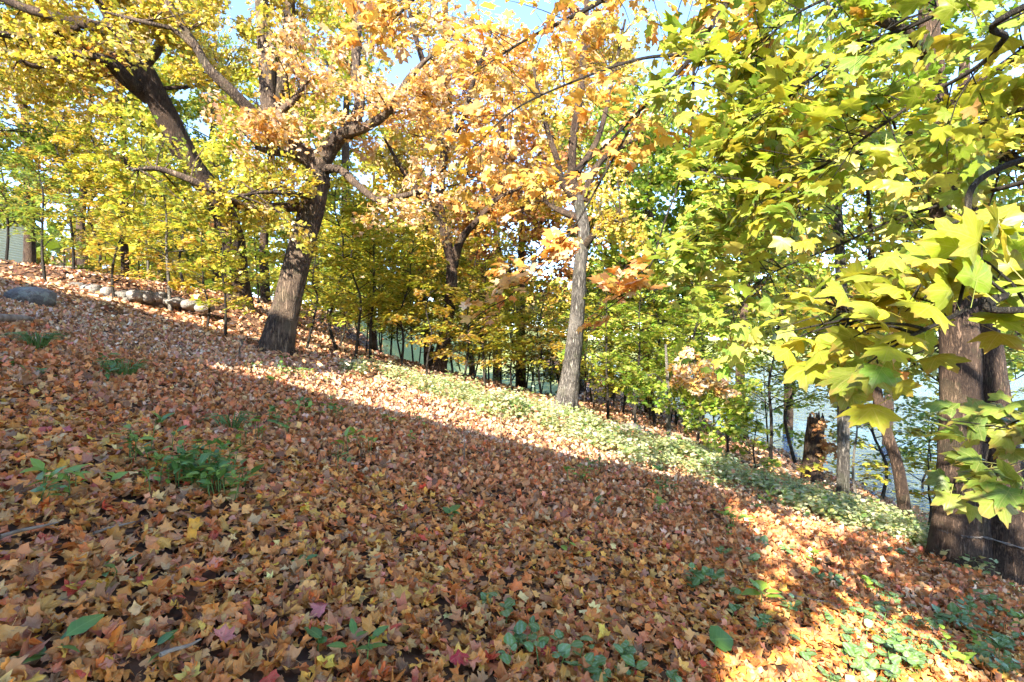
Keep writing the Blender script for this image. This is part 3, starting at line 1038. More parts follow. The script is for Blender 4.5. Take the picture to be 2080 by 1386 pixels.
SAPS = [
    (92, 11.8, 3.3, GREEN, 1.5, 'dark stemmed green sapling standing between the lone boulder and the stone wall', -.02),
    (232, 12.2, 2.9, GOLD, 1.5, 'bushy golden sapling in front of the stone wall, thin reddish stem', .06),
    (346, 12.6, 4.2, YG, 1.3, 'pale crooked sapling stem rising from the sunlit patch below the wall', -.01),
    (458, 10.9, 2.6, YG, 1.9, 'short bushy yellow sapling just uphill of the leaning oak', -.03),
    (420, 11.5, 2.4, GOLD, 1.5, 'small thin golden sapling beside the short bushy yellow one', .0),
    (150, 19, 6.0, GOLD, 1.1, 'tall straight sapling behind the stone wall near the deck', .0),
    (195, 20, 6.2, YG, 1.0, 'grey stemmed sapling behind the wall, right of the deck', .0),
    (300, 17, 4.5, YG, 1.1, 'upright pale sapling just behind the wall above the golden bush', .01),
    (375, 16.5, 5.0, YG, 1.0, 'dark thicker sapling between the wall end and the leaning tree', .03),
    (12, 16, 4.6, GREEN, .8, 'green sapling half hiding the beige house corner', .0),
    (-60, 12.5, 4.4, GREEN, 1.4, 'green leafy sapling cut by the edge beside the lone boulder', .05),
    (622, 11.6, 2.9, YG, 1.3, 'curved dark sapling arching beside the flared oak base', .1),
    (686, 13.0, 4.6, YG, 1.3, 'first thin sapling downhill of the stout oak', .0),
    (722, 12.4, 3.9, YG, 1.5, 'yellow tiered sapling on the crest between the two brown oaks', .0),
    (752, 12.9, 4.2, YG, 1.4, 'thin upright sapling at the middle of the crest thicket', .03),
    (815, 13.0, 3.6, YG, 1.5, 'leaning yellow sapling close uphill of the mid slope oak', .10),
    (866, 12.3, 2.6, GOLD, 1.6, 'low golden tiered sapling in front of the mid slope oak', .05),
    (942, 13.2, 3.0, GOLD, 1.6, 'golden sapling leaning before the mid slope oak stem', .06),
    (985, 13.6, 3.4, YG, 1.5, 'yellow sapling downhill of the mid slope oak', .0),
    (1040, 14, 3.0, YG, 1.5, 'spreading yellow sapling above the dark hollow, uphill of the grey trunk', .0),
    (1100, 14.5, 3.2, GOLD, 1.5, 'golden sapling just uphill of the sunlit grey trunk', -.03),
    (1235, 13.0, 4.0, LIME, 1.4, 'lime green sapling directly downhill of the sunlit grey trunk', .0),
    (1290, 11.8, 3.6, LIME, 1.5, 'bright lime sapling catching sun between grey trunk and whitish stem', .02),
    (1330, 14.5, 4.4, GREEN, 1.4, 'darker green sapling deep behind the whitish stem', .0),
    (1415, 12.5, 4.2, LIME, 1.4, 'tall lime sapling behind the pale sunlit leaves', .0),
    (1480, 11.0, 2.6, GREEN, 1.5, 'green sapling between the whitish stem and the broken snag', .0),
    (1530, 9.6, 1.25, LIME, 1.6, 'knee high bright green sapling near the broken snag', .0),
    (1565, 12.5, 4.6, LIME, 1.3, 'tall green sapling rising behind the broken snag', .0),
    (1615, 13.5, 4.8, YG, 1.2, 'yellow green sapling at the shore behind the broken snag', .0),
    (1745, 9.2, 2.2, YG, 1.1, 'thin dark sapling between the slim pale trunk and curved trunk', .0),
    (1885, 8.2, 1.7, YG, 1.2, 'small yellow sapling against the water beside the curved trunk', -.04),
    (1790, 10.6, 3.6, GREEN, 1.1, 'green sapling at the waterline behind the curved trunk', .0),
    (2060, 9.5, 3.8, GREEN, 1.2, 'green sapling at the waterline behind the twin trunk', .0),
    (1960, 10.5, 4.2, GREEN, 1.0, 'slender sapling showing just beyond the twin trunk over the water', .0),
]
for i, (px, d, h, pal, dens, lab, lean) in enumerate(SAPS):
    sapling(px, d, h, pal, dens, lab, lean, seed=i, bark=M_PALE if 'pale' in lab and 'leaves' not in lab else M_SAP, t0=.16 if h < 3.1 else .24)

r = np.random.default_rng(77)
for i in range(46):
    px = 660 + 760 * (i + r.random()) / 46
    d = 14.0 + r.random() * 5.0
    hh, gp, ln = r.uniform(2.6, 5.0), r.random() < .62, r.uniform(-.1, .1)
    where = ('between the stout oak and the mid slope oak' if px < 870 else 'between the mid slope oak and the grey trunk' if px < 1150 else 'between the grey trunk and the whitish stem')
    lab = f"{'tall' if hh > 4 else 'low'} {'yellow' if gp else 'green'} thicket sapling {'leaning left' if ln < -.04 else 'leaning right' if ln > .04 else 'upright'}, {where}"
    sapling(px, d, hh, YG if gp else GREEN, .95, lab, ln, seed=100 + i,
            group='thin saplings in the crest thicket', t0=.16, r_base=r.uniform(.016, .034), templ=T_FAR if d > 15.5 else T_SAP, size=.078)


# ------------------------------------------------------------------ background trees
def back_tree(px, d, h, rt, pal, n, leaves, label, seed, size=.145, t0=.3, bark=M_BROWN, lean=0.0, auto_len=2.6):
    r = np.random.default_rng(seed)
    b = G(px, d)
    path = [b + np.array([lean * h * k / 4 + r.normal(0, .06) * k, r.normal(0, .06) * k, h * k / 4]) for k in range(5)]
    hero_tree('forest_tree', label, 'tree', path, [rt, rt * .85, rt * .7, rt * .5, rt * .2], [], bark, pal, size, n, int(leaves * 1.55), seed, autos=12, auto_len=auto_len, auto_t0=t0,
              templ=T_FAR, ridge=.03, flare=.3, seg=12, L=(.9, 1.9), droop=.3)


BACK = [
    (60, 22, 11, .22, GOLD, 8, 46, 'golden forest tree rising above the beige house', .3),
    (-120, 18, 10, .20, GREEN, 8, 46, 'green forest tree at the edge beside the beige house', .25),
    (170, 26, 12, .22, GOLD, 8, 46, 'golden forest tree behind the low brown deck', .25),
    (255, 21, 10, .15, YG, 8, 46, 'yellow green forest tree behind the stone wall', .2),
    (330, 28, 13, .25, GREEN, 8, 50, 'green forest tree far behind the wall end', .22),
    (440, 24, 11, .2, GREEN, 8, 50, 'dense green forest tree behind the dark leaning tree', .15),
    (540, 21, 10, .2, YG, 8, 50, 'yellow forest tree just behind the stout oak', .15),
    (640, 26, 10, .22, YG, 8, 50, 'yellow forest tree beyond the crest right of the stout oak', .15),
    (760, 22, 8.5, .18, YG, 8, 46, 'yellow forest tree behind the crest thicket', .2),
    (870, 19, 8, .17, GOLD, 8, 40, 'golden forest tree close behind the mid slope oak', .35),
    (700, 24, 17, .24, YG, 9, 46, 'very tall yellow green tree behind the thicket, crown above the stout oak', .5),
    (1010, 25, 17, .24, ORANGE, 8, 40, 'very tall orange tree far behind the mid slope oak', .5),
    (1180, 24, 17, .24, GOLD, 8, 40, 'very tall golden tree far behind the grey trunk', .5),
    (960, 23, 8, .15, MIXED, 6, 36, 'sparse mixed coloured forest tree downhill behind the mid slope oak', .3),
    (1058, 18, 8, .20, RUST, 7, 36, 'dark trunk with rusty leaves between mid slope oak and grey trunk', .45),
    (1240, 21, 11, .2, GREEN, 9, 50, 'green forest tree behind the sunlit grey trunk', .2),
    (1320, 18, 10, .18, LIME, 10, 50, 'lime green forest tree beyond the whitish stem', .2),
    (1420, 21, 11, .2, LIME, 10, 50, 'tall lime forest tree behind the pale sunlit leaves', .2),
    (1510, 17, 10, .17, LIME, 9, 46, 'lime forest tree between the whitish stem and the snag', .3),
    (1600, 19, 11, .18, MIXED, 7, 40, 'mixed orange and green forest tree behind the broken snag', .3),
    (1800, 17, 10, .16, GREEN, 6, 36, 'green shore tree behind the curved trunk', .35),
    (2000, 15, 9, .16, GREEN, 6, 36, 'green shore tree behind the twin trunk', .35),
    (2150, 18, 10, .18, YG, 7, 40, 'yellow shore tree at the edge beyond the twin trunk', .3),
]
for i, (px, d, h, rt, pal, n, lv_, lab, t0) in enumerate(BACK):
    back_tree(px, d, h, rt, pal, n, lv_, lab, 300 + i, t0=t0)


# low shrubs beyond the crest and behind the wall
SHRUBS = [(130, 22, 2.4, GREEN, 'green shrub beside the brown deck'), (215, 23, 3.0, GOLD, 'golden shrub behind the wall, right of the deck'),
          (285, 22, 3.0, YG, 'yellow green shrub behind the middle of the stone wall'), (340, 24, 3.2, GOLD, 'bright golden shrub behind the crooked pale sapling'), (410, 21, 3.0, YG, 'yellow shrub behind the leaning tree base, uphill side'),
          (455, 19, 3.0, GREEN, 'green shrub hard behind the leaning tree base'), (525, 18, 3.2, YG, 'yellow shrub between the leaning tree and the stout oak'), (600, 19, 3.2, GREEN, 'green shrub behind the stout oak base'),
          (655, 20, 3.4, YG, 'yellow shrub beyond the crest near the curved sapling'), (1085, 20, 3.2, GREEN, 'green shrub uphill of the grey trunk in the hollow'), (1190, 18, 3.4, GREEN, 'green shrub downhill behind the grey trunk'),
          (1265, 16, 2.6, YG, 'yellow shrub in the brown hollow by the fallen log'), (1375, 16, 3.0, GREEN, 'green shrub in the hollow behind the whitish stem'), (1450, 15, 2.6, LIME, 'lime shrub in the hollow near the fallen branch'),
          (1560, 15, 2.8, LIME, 'lime shrub at the shore left of the snag'), (1880, 12, 2.4, YG, 'yellow shrub on the shore left of the twin trunk')]
for i, (px, d, h, pal, lab) in enumerate(SHRUBS):
    sapling(px, d, h, pal, 1.25, lab, seed=200 + i, t0=.06, blen=.5, size=.10, name='shrub', templ=T_FAR)


# far woods across the lake: one mass
def far_woods():
    r = np.random.default_rng(8)
    lv = Leaves()
    for k in range(230):
        x, y = (r.uniform(-60, 190), r.uniform(106, 150)) if k < 150 else (r.uniform(-150, -38), r.uniform(48, 100))
        z = float(H(x, y))
        h = r.uniform(9, 19)
        n = 130
        pal = (GREEN, YG, GOLD, ORANGE, MIXED)[r.integers(0, 5)]
        u = rand = unit(r.normal(0, 1, (n, 3)))
        pos = np.array([x, y, z + h * .55]) + u * np.array([h * .33, h * .33, h * .48]) * (r.uniform(.6, 1.05, (n, 1)))
        lv.add(pos, u + r.normal(0, .5, (n, 3)), r.normal(0, 1, (n, 3)), r.uniform(.8, 2.0, n), pick(pal, n, r) * .8)
    tag(link('far_woods', leaf_mesh('far_woods', lv.arrays(), T_FAR, r), None, M_FAR), 'distant autumn woods beyond the lake and the uphill house', 'woods', kind='stuff')


far_woods()


# ------------------------------------------------------------------ overhanging trees with large leaves in front of the lens
def near_tree(name, label, trunk, tr, limbs, pal_default, size, seed, singles, bark):
    r = np.random.default_rng(seed)
    t = empty(name, trunk[0], label, 'tree')
    w = Wood()
    ln = np.linalg.norm(np.diff(np.array(trunk), axis=0), axis=1).sum()
    w.tube(sink(trunk), tr, int(ln / .12), 18, .04, .4, r)
    w.build('trunk', bark, t)
    lv = Leaves()
    for path, rad, cnt, pal, sz, L, each in limbs:
        lw = Wood()
        l2 = np.linalg.norm(np.diff(np.array(path), axis=0), axis=1).sum()
        lw.tube(path, rad, int(l2 / .06) + 4, 7, .05, 0, r, .05)
        branchlets(lw, lv, path, 0, cnt, each, sz, pal, .22, L, .75, .05, .32, .3, .5, r, .0045, (-.05, -.3, 1))
        lw.build('limb', bark, t)
    arr = lv.arrays()
    p, x, y, n, s, c = arr
    # keep the lens itself free
    keep = (p[:, 1] > .62) | (p[:, 1] < -.5)
    arr = tuple(a[keep] for a in arr)
    p, x, y, n, s, c = arr
    u, v = p[:, 0] / np.maximum(p[:, 1], .01), p[:, 2] / np.maximum(p[:, 1], .01)
    vis = (np.abs(u) < 1.0) & (np.abs(v) < .66) & (p[:, 1] > .1)
    px = np.where(vis, s / np.maximum(p[:, 1], .1) * (1 + .25 * u * u), 0)
    order = np.argsort(-px)
    sel = order[:singles]
    rest = np.setdiff1d(np.arange(len(p)), sel)
    meshes = []
    for tv, tf, tl in T_LIVE3:
        me = raw_mesh('leaf', tv, tf, 3, True, None, tl)
        me.materials.append(M_LEAF_ONE)
        meshes.append(me)
    inv = Matrix.Translation(-t.location)
    for k in sel:
        o = bpy.data.objects.new('leaf', meshes[int(r.integers(0, len(meshes)))])
        R = np.stack([x[k], y[k], n[k]], 1) * s[k]
        M = Matrix.Identity(4)
        for a in range(3):
            for b in range(3):
                M[a][b] = R[a, b]
            M[a][3] = p[k, a]
        o.parent = t
        o.matrix_parent_inverse = inv
        o.matrix_basis = M
        o.color = (*[float(q) for q in c[k]], 1)
        COL.objects.link(o)
    link('crown', leaf_mesh('crown', tuple(a[rest] for a in arr), T_LIVE2, r), t, M_LEAF_NEAR)['kind'] = 'stuff'


NEARLIME = palette((.30, .33, .028, 3), (.23, .31, .028, 3), (.38, .33, .03, 2), (.15, .25, .025, 1.5), (.42, .22, .06, .3))
NEARYEL = palette((.34, .34, .028, 3), (.27, .33, .028, 3), (.41, .33, .035, 1), (.20, .28, .03, 1))
tz = float(H(3.3, 1.1))
near_tree('maple_tree', 'overhanging maple with broad yellow green leaves filling the upper right',
          [np.array([3.3, 1.1, tz]), np.array([3.25, 1.15, 0.0]), np.array([3.2, 1.2, 2.2]), np.array([3.2, 1.2, 5.0])], [.17, .15, .12, .05],
          [([np.array([3.2, 1.2, 1.6]), P(2110, 0, 1.95), P(2040, 80, 2.2), P(1980, 140, 2.4), P(1850, 215, 2.7), P(1700, 320, 2.9), P(1560, 410, 3.1)], [.03, .014, .012, .010, .008, .006, .003], 24, NEARLIME, .072, (.3, .65), 11),
           ([np.array([3.2, 1.2, 1.9]), P(2050, -60, 2.5), P(1880, 40, 2.8), P(1720, 110, 3.1), P(1560, 230, 3.3), P(1450, 330, 3.5)], [.03, .016, .013, .010, .007, .004], 32, NEARLIME, .074, (.3, .7), 11),
           ([np.array([3.2, 1.2, 2.3]), P(2000, -200, 2.8), P(1750, -40, 3.2), P(1600, 40, 3.4), P(1520, 130, 3.5)], [.03, .016, .012, .008, .004], 22, NEARLIME, .074, (.3, .7), 11),
           ([np.array([3.2, 1.2, 1.2]), P(2140, 200, 2.5), P(1900, 280, 3.2), P(1650, 340, 3.7), P(1480, 420, 4.0), P(1390, 520, 4.1)], [.03, .014, .010, .007, .005, .003], 40, LIME, .085, (.3, .7), 11),
           ([np.array([3.2, 1.2, .75]), P(2130, 310, 1.55), P(1950, 465, 1.6), P(1810, 580, 1.6), P(1720, 630, 1.65)], [.025, .010, .008, .006, .003], 9, NEARLIME, .064, (.15, .3), 7),
           ([np.array([3.2, 1.2, .4]), P(2160, 540, 1.15), P(1980, 570, 1.2), P(1840, 610, 1.25), P(1720, 660, 1.3)], [.02, .008, .006, .004, .003], 17, NEARYEL, .058, (.1, .24), 6),
           ([np.array([3.2, 1.2, .3]), P(2200, 620, 1.0), P(2040, 600, .98), P(1900, 660, 1.0), P(1800, 700, 1.05)], [.02, .007, .005, .004, .002], 8, NEARYEL, .064, (.08, .2), 5),
           ([np.array([3.2, 1.2, -.1]), P(2220, 830, 2.0), P(2080, 880, 2.1), P(2000, 900, 2.2)], [.02, .008, .006, .003], 7, GREEN, .08, (.2, .4), 8),
           ([np.array([3.2, 1.2, .9]), P(1900, 420, 3.2), P(1700, 500, 3.5), P(1560, 560, 3.6), P(1470, 640, 3.6)], [.025, .010, .007, .005, .003], 20, LIME, .07, (.3, .65), 10),
           ([np.array([3.2, 1.2, 3.0]), np.array([2.6, 2.6, 3.2]), np.array([1.9, 3.6, 3.3]), np.array([1.5, 4.6, 3.1])], [.06, .04, .025, .01], 20, NEARLIME, .085, (.4, .9), 12),
           ([np.array([3.2, 1.2, 3.4]), np.array([4.4, 2.4, 3.6]), np.array([5.6, 3.6, 3.4])], [.06, .04, .01], 20, LIME, .085, (.5, 1.0), 12),
           ([np.array([3.2, 1.2, 2.0]), np.array([2.2, -.2, 2.2]), np.array([1.3, -1.4, 2.3]), np.array([.5, -2.4, 2.3])], [.06, .045, .03, .01], 44, LIME, .10, (.4, 1.0), 14),  # start of unseen limbs added to dapple the lower right ground with shade
           ([np.array([3.2, 1.2, 1.6]), np.array([2.4, -.4, 1.7]), np.array([1.8, -1.4, 1.8]), np.array([1.2, -2.2, 1.8])], [.05, .04, .025, .01], 40, LIME, .10, (.4, .9), 14),
           ([np.array([3.2, 1.2, 1.2]), np.array([2.4, .2, 1.4]), np.array([1.6, -.5, 1.5]), np.array([1.0, -1.1, 1.6])], [.05, .035, .02, .008], 40, LIME, .09, (.3, .8), 13),
           ([np.array([3.2, 1.2, .8]), np.array([2.4, .35, .9]), np.array([1.7, -.15, 1.0]), np.array([1.15, -.6, 1.1])], [.04, .03, .02, .006], 30, LIME, .09, (.3, .6), 12),
           ([np.array([3.2, 1.2, 2.0]), np.array([2.0, .5, 2.3]), np.array([1.0, -.1, 2.4]), np.array([.5, -.7, 2.4])], [.05, .04, .025, .008], 40, LIME, .09, (.4, .9), 13),
           ([np.array([3.2, 1.2, 2.0]), np.array([2.6, .4, 2.3]), np.array([2.0, -.5, 2.5]), np.array([1.5, -1.6, 2.5])], [.06, .045, .03, .01], 36, LIME, .095, (.4, .9), 13),
           ([np.array([3.2, 1.2, 1.7]), np.array([2.9, .1, 1.9]), np.array([2.7, -1.0, 2.1]), np.array([2.4, -2.2, 2.2])], [.06, .045, .03, .01], 36, LIME, .095, (.4, .9), 13),
           ([np.array([3.2, 1.2, 2.6]), np.array([3.5, -.2, 2.9]), np.array([3.6, -1.6, 3.0])], [.06, .04, .01], 20, LIME, .095, (.5, 1.0), 13),
           ([np.array([3.2, 1.2, 2.4]), np.array([4.0, .2, 2.6]), np.array([5.0, -.8, 2.6])], [.06, .04, .01], 18, LIME, .085, (.5, 1.0), 12)],
          NEARLIME, .085, 41, 300, M_SAP)

NEARGOLD = palette((.57, .35, .06, 4), (.56, .27, .06, 2), (.58, .42, .09, 2.5), (.62, .47, .28, 2))
gz2 = float(H(4.8, 3.2))
near_tree('maple_tree', 'golden orange maple reaching in over the middle from above',
          [np.array([4.8, 3.2, gz2]), np.array([4.75, 3.2, 1.0]), np.array([4.6, 3.3, 3.4]), np.array([4.5, 3.3, 7.0])], [.20, .18, .15, .06],
          [([np.array([4.65, 3.3, 3.0]), P(1620, -170, 4.2), P(1480, 0, 4.2), P(1410, 110, 4.2), P(1300, 225, 4.3), P(1190, 330, 4.4), P(1080, 400, 4.5)], [.06, .032, .024, .02, .015, .01, .004], 19, NEARGOLD, .066, (.35, .8), 12),
           ([np.array([4.6, 3.3, 3.5]), P(1480, -180, 4.6), P(1300, -50, 4.6), P(1190, 20, 4.7), P(1070, 80, 4.8), P(960, 150, 4.9)], [.06, .035, .026, .022, .014, .005], 26, NEARGOLD, .066, (.35, .85), 12),
           ([P(1410, 110, 4.2), P(1300, 120, 4.3), P(1180, 160, 4.4), P(1050, 220, 4.5), P(960, 300, 4.6)], [.016, .013, .010, .008, .004], 17, NEARGOLD, .066, (.35, .8), 12),
           ([P(1300, 225, 4.3), P(1230, 350, 4.2), P(1160, 470, 4.1), P(1080, 560, 4.0), P(1015, 620, 3.9)], [.012, .009, .007, .005, .003], 12, ORANGE, .07, (.2, .45), 10),
           ([P(1410, 110, 4.2), P(1400, 300, 4.2), P(1350, 450, 4.1), P(1310, 560, 4.0), P(1220, 640, 4.0)], [.012, .009, .007, .005, .003], 8, ORANGE, .066, (.2, .4), 8),
           ([np.array([4.6, 3.3, 4.0]), P(1200, -330, 5.0), P(980, -120, 5.2), P(860, -20, 5.4), P(780, 60, 5.6)], [.06, .035, .026, .02, .006], 22, NEARGOLD, .076, (.4, .9), 12),
           ([P(1480, 0, 4.2), P(1440, 90, 3.9), P(1400, 180, 3.7)], [.014, .01, .004], 10, LIME, .085, (.3, .6), 10)],
          NEARGOLD, .085, 42, 0, M_SAP)


# ------------------------------------------------------------------ leaf litter
LIT_NEAR = palette((.62, .215, .035, 4.4), (.62, .275, .05, 3.4), (.66, .38, .14, 1.5), (.46, .145, .03, 3.2), (.20, .07, .03, 1.7), (.62, .15, .03, 3.0), (.66, .34, .04, .8), (.47, .045, .025, .6), (.56, .17, .09, 1.0))
LIT_MID = palette((.60, .21, .06, 4.2), (.62, .28, .095, 3.0), (.64, .39, .23, 2.2), (.44, .15, .05, 3.2), (.20, .075, .035, 1.8), (.59, .15, .045, 2.6), (.54, .16, .10, 1.2))
LIT_FAR = palette((.60, .29, .14, 3.2), (.66, .46, .32, 4.5), (.40, .18, .09, 2.6), (.19, .09, .06, 1.6), (.58, .20, .09, 1.8), (.62, .35, .12, 1.2), (.56, .24, .18, 1.2))  # paled for sun glare and pinked for sky sheen, both in the colour


def litter(n, y0, y1, size, layers, r, pal, wide=1.12):
    y = np.sqrt(r.uniform((y0 + 1.2) ** 2, (y1 + 1.2) ** 2, n)) - 1.2
    x = r.uniform(-1, 1, n) * (y * wide + .8)
    lift = np.abs(r.normal(0, .012, n)) + r.uniform(0, layers, n)
    pos = np.stack([x, y, H(x, y) + .004 + lift], -1)
    nrm = np.array([.24, 0, 1.0]) + r.normal(0, .52, (n, 3))
    flip = r.random(n) < .4
    nrm[flip] *= -1
    tip = r.normal(0, 1, (n, 3)) * np.array([1, 1, .25])
    s = size * np.exp(r.normal(0, .27, n))
    s = np.minimum(s, .95 * size * 1.5)
    return pos, nrm, tip, s, pick(pal, n, r, .26)


def as_arr(q):
    l = Leaves()
    l.add(*q)
    return l.arrays()


r = np.random.default_rng(50)
near = as_arr(litter(26000, 1.1, 4.2, .043, .035, r, LIT_NEAR))
p, s = near[0], near[4]
u, v = p[:, 0] / p[:, 1], p[:, 2] / p[:, 1]
vis = (np.abs(u) < .985) & (v > -.645)
lift = p[:, 2] - H(p[:, 0], p[:, 1])
score = np.where(vis & (s > .04), lift - .012 * (p[:, 1] - 2.4) + .6 * (s - .045), -9)
order = np.argsort(-score)
singles, taken = [], []
for k in order:
    if len(singles) >= 292:
        break
    q = p[k]
    if all((q[0] - a[0]) ** 2 + (q[1] - a[1]) ** 2 > .08 ** 2 for a in taken):
        singles.append(k)
        taken.append(q)
rest = np.setdiff1d(np.arange(len(p)), singles)
close = rest[p[rest, 1] < 2.55]
beyond = rest[p[rest, 1] >= 2.55]
o = link('leaf_litter', leaf_mesh('leaf_litter_close', tuple(a[close] for a in near), T_DRYM, r), None, M_LITTER)
tag(o, 'crumpled orange maple leaves covering the ground along the bottom edge', 'leaf litter', kind='stuff')
o = link('leaf_litter', leaf_mesh('leaf_litter_near', tuple(a[beyond] for a in near), T_DRY1, r), None, M_LITTER)
tag(o, 'dry orange and tan maple leaves carpeting the near slope', 'leaf litter', kind='stuff')
o = link('leaf_litter', leaf_mesh('leaf_litter_mid', as_arr(litter(25000, 4.1, 6.7, .048, .04, r, LIT_MID)), T_DRY0, r), None, M_LITTER)
tag(o, 'brown and orange leaf litter on the middle of the slope', 'leaf litter', kind='stuff')
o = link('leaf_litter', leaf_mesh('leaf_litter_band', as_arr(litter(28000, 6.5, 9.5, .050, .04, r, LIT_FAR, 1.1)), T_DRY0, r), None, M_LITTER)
tag(o, 'leaf litter along the sunlit band, coloured paler to mimic sun glare', 'leaf litter', kind='stuff')
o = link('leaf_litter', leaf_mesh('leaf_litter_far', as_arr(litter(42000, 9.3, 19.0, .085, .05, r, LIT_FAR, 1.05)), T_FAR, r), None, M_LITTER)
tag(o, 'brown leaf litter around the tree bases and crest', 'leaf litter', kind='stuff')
q = litter(26000, 18.5, 40.0, .13, .06, np.random.default_rng(51), LIT_FAR, .55)
ok = (q[0][:, 1] < 25 + np.random.default_rng(2).normal(0, 2, len(q[3]))) | (q[0][:, 0] > 3) | (q[0][:, 0] < -9)
q = tuple(v[ok] for v in q)
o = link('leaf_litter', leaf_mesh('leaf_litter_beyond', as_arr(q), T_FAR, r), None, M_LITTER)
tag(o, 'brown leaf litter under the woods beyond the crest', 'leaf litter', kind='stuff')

LANDMARKS = [(1440, 1310, 'the broad green leaf'), (1560, 1220, 'the jagged lime seedling'), (60, 1115, 'the long bare stick'), (1095, 1335, 'the silver marked clump'), (430, 985, 'the tall weed patch'),
             (922, 1055, 'the dark green leaf pair'), (165, 1315, 'the trailing green weed'), (745, 1335, 'the bottom weed tuft'), (640, 1330, 'the slanting green leaf'), (1240, 1370, 'the low silver plants'),
             (1690, 1190, 'the sunlit ivy patch'), (630, 1150, 'the small trailing seedling'), (360, 1370, 'the short twig'), (1410, 1190, 'the shaded ivy tuft'), (1900, 1290, 'the corner ivy mat'), (240, 760, 'the uphill weed')]
LMP = [(a, b, on_ground(a, b), c) for a, b, c in LANDMARKS]


def colour_name(c):
    rr, gg, bb = c
    lum = .3 * rr + .6 * gg + .1 * bb
    if rr > 3.2 * gg and rr > .2:
        return 'crimson' if bb < .06 else 'pink'
    if lum < .10:
        return 'dark brown'
    if lum < .17:
        return 'rusty brown'
    if gg > .60 * rr and bb < .4 * gg:
        return 'golden'
    if bb > .30 * rr:
        return 'pale tan' if lum > .33 else 'dusty tan'
    if gg < .47 * rr:
        return 'deep orange'
    return 'light orange'


fm = []
shape = []
for tv, tf, tl in T_DRY3:
    me = raw_mesh('fallen_leaf', tv, tf, 3, True, None, tl)
    me.materials.append(M_FALLEN)
    fm.append(me)
    z = tv[:, 2]
    shape.append('nearly flat' if np.ptp(z) < .45 else ('cupped' if np.ptp(z) < .72 else 'tightly curled'))
used = {}
fallen_extra = []
for (a, b, col) in [(155, 1222, (.45, .035, .02)), (930, 1362, (.42, .02, .03)), (1115, 1345, (.40, .02, .03)), (450, 1335, (.52, .16, .13)), (655, 1265, (.5, .14, .13)), (90, 890, (.45, .06, .05)), (130, 890, (.45, .08, .09)), (615, 1050, (.66, .42, .04))]:
    q = on_ground(a, b)
    fallen_extra.append((q + [0, 0, .055], col))
jobs = [(p[k], near[1][k], near[2][k], near[3][k], s[k], near[5][k]) for k in singles]
for q, col in fallen_extra:
    a = r.uniform(0, 6.28)
    n_ = unit(np.array([.15, -.35, 1]))
    y_ = unit(np.array([math.cos(a), math.sin(a), .0]) - n_ * (n_ @ [math.cos(a), math.sin(a), 0]))
    jobs.append((q, np.cross(y_, n_), y_, n_, .062, np.array(col)))
for q, x_, y_, n_, s_, c_ in jobs:
    k = int(r.integers(0, len(fm)))
    o = bpy.data.objects.new('fallen_leaf', fm[k])
    M = Matrix.Identity(4)
    for a in range(3):
        M[a][0], M[a][1], M[a][2], M[a][3] = x_[a] * s_, y_[a] * s_, n_[a] * s_, q[a]
    o.matrix_basis = M
    o.color = (*[float(w_) for w_ in c_], 1)
    COL.objects.link(o)
    ppx, ppy = 1040 + 1040 * q[0] / q[1], 693 - 1040 * q[2] / q[1]
    near_l = sorted(LMP, key=lambda l: (l[2][0] - q[0]) ** 2 + (l[2][1] - q[1]) ** 2)
    cn = colour_name(c_)
    sz = 'large' if s_ > .060 else ('small' if s_ < .050 else '')
    tilt = ('upturned ' if n_[2] < 0 else '') + ('tilted ' if abs(n_[2]) < .8 else '')
    for cand in near_l[:4]:
        dx, dy = ppx - cand[0], ppy - cand[1]
        rel = ('right of' if dx > 0 else 'left of') if abs(dx) > abs(dy) else ('below' if dy > 0 else 'above')
        far = 'just ' if math.hypot(dx, dy) < 110 else ('' if math.hypot(dx, dy) < 260 else 'well ')
        lab = ' '.join(f'{sz} {cn} fallen leaf, {tilt}{shape[k]}, {far}{rel} {cand[3]}'.split())
        if len(lab.split()) > 16:
            lab = lab.replace('just ', '').replace('well ', '').replace('tilted, ', '').replace('tilted ', '')
        if lab not in used:
            break
    used[lab] = 1
    tag(o, lab, 'fallen leaf', 'fallen maple leaves on the near slope')


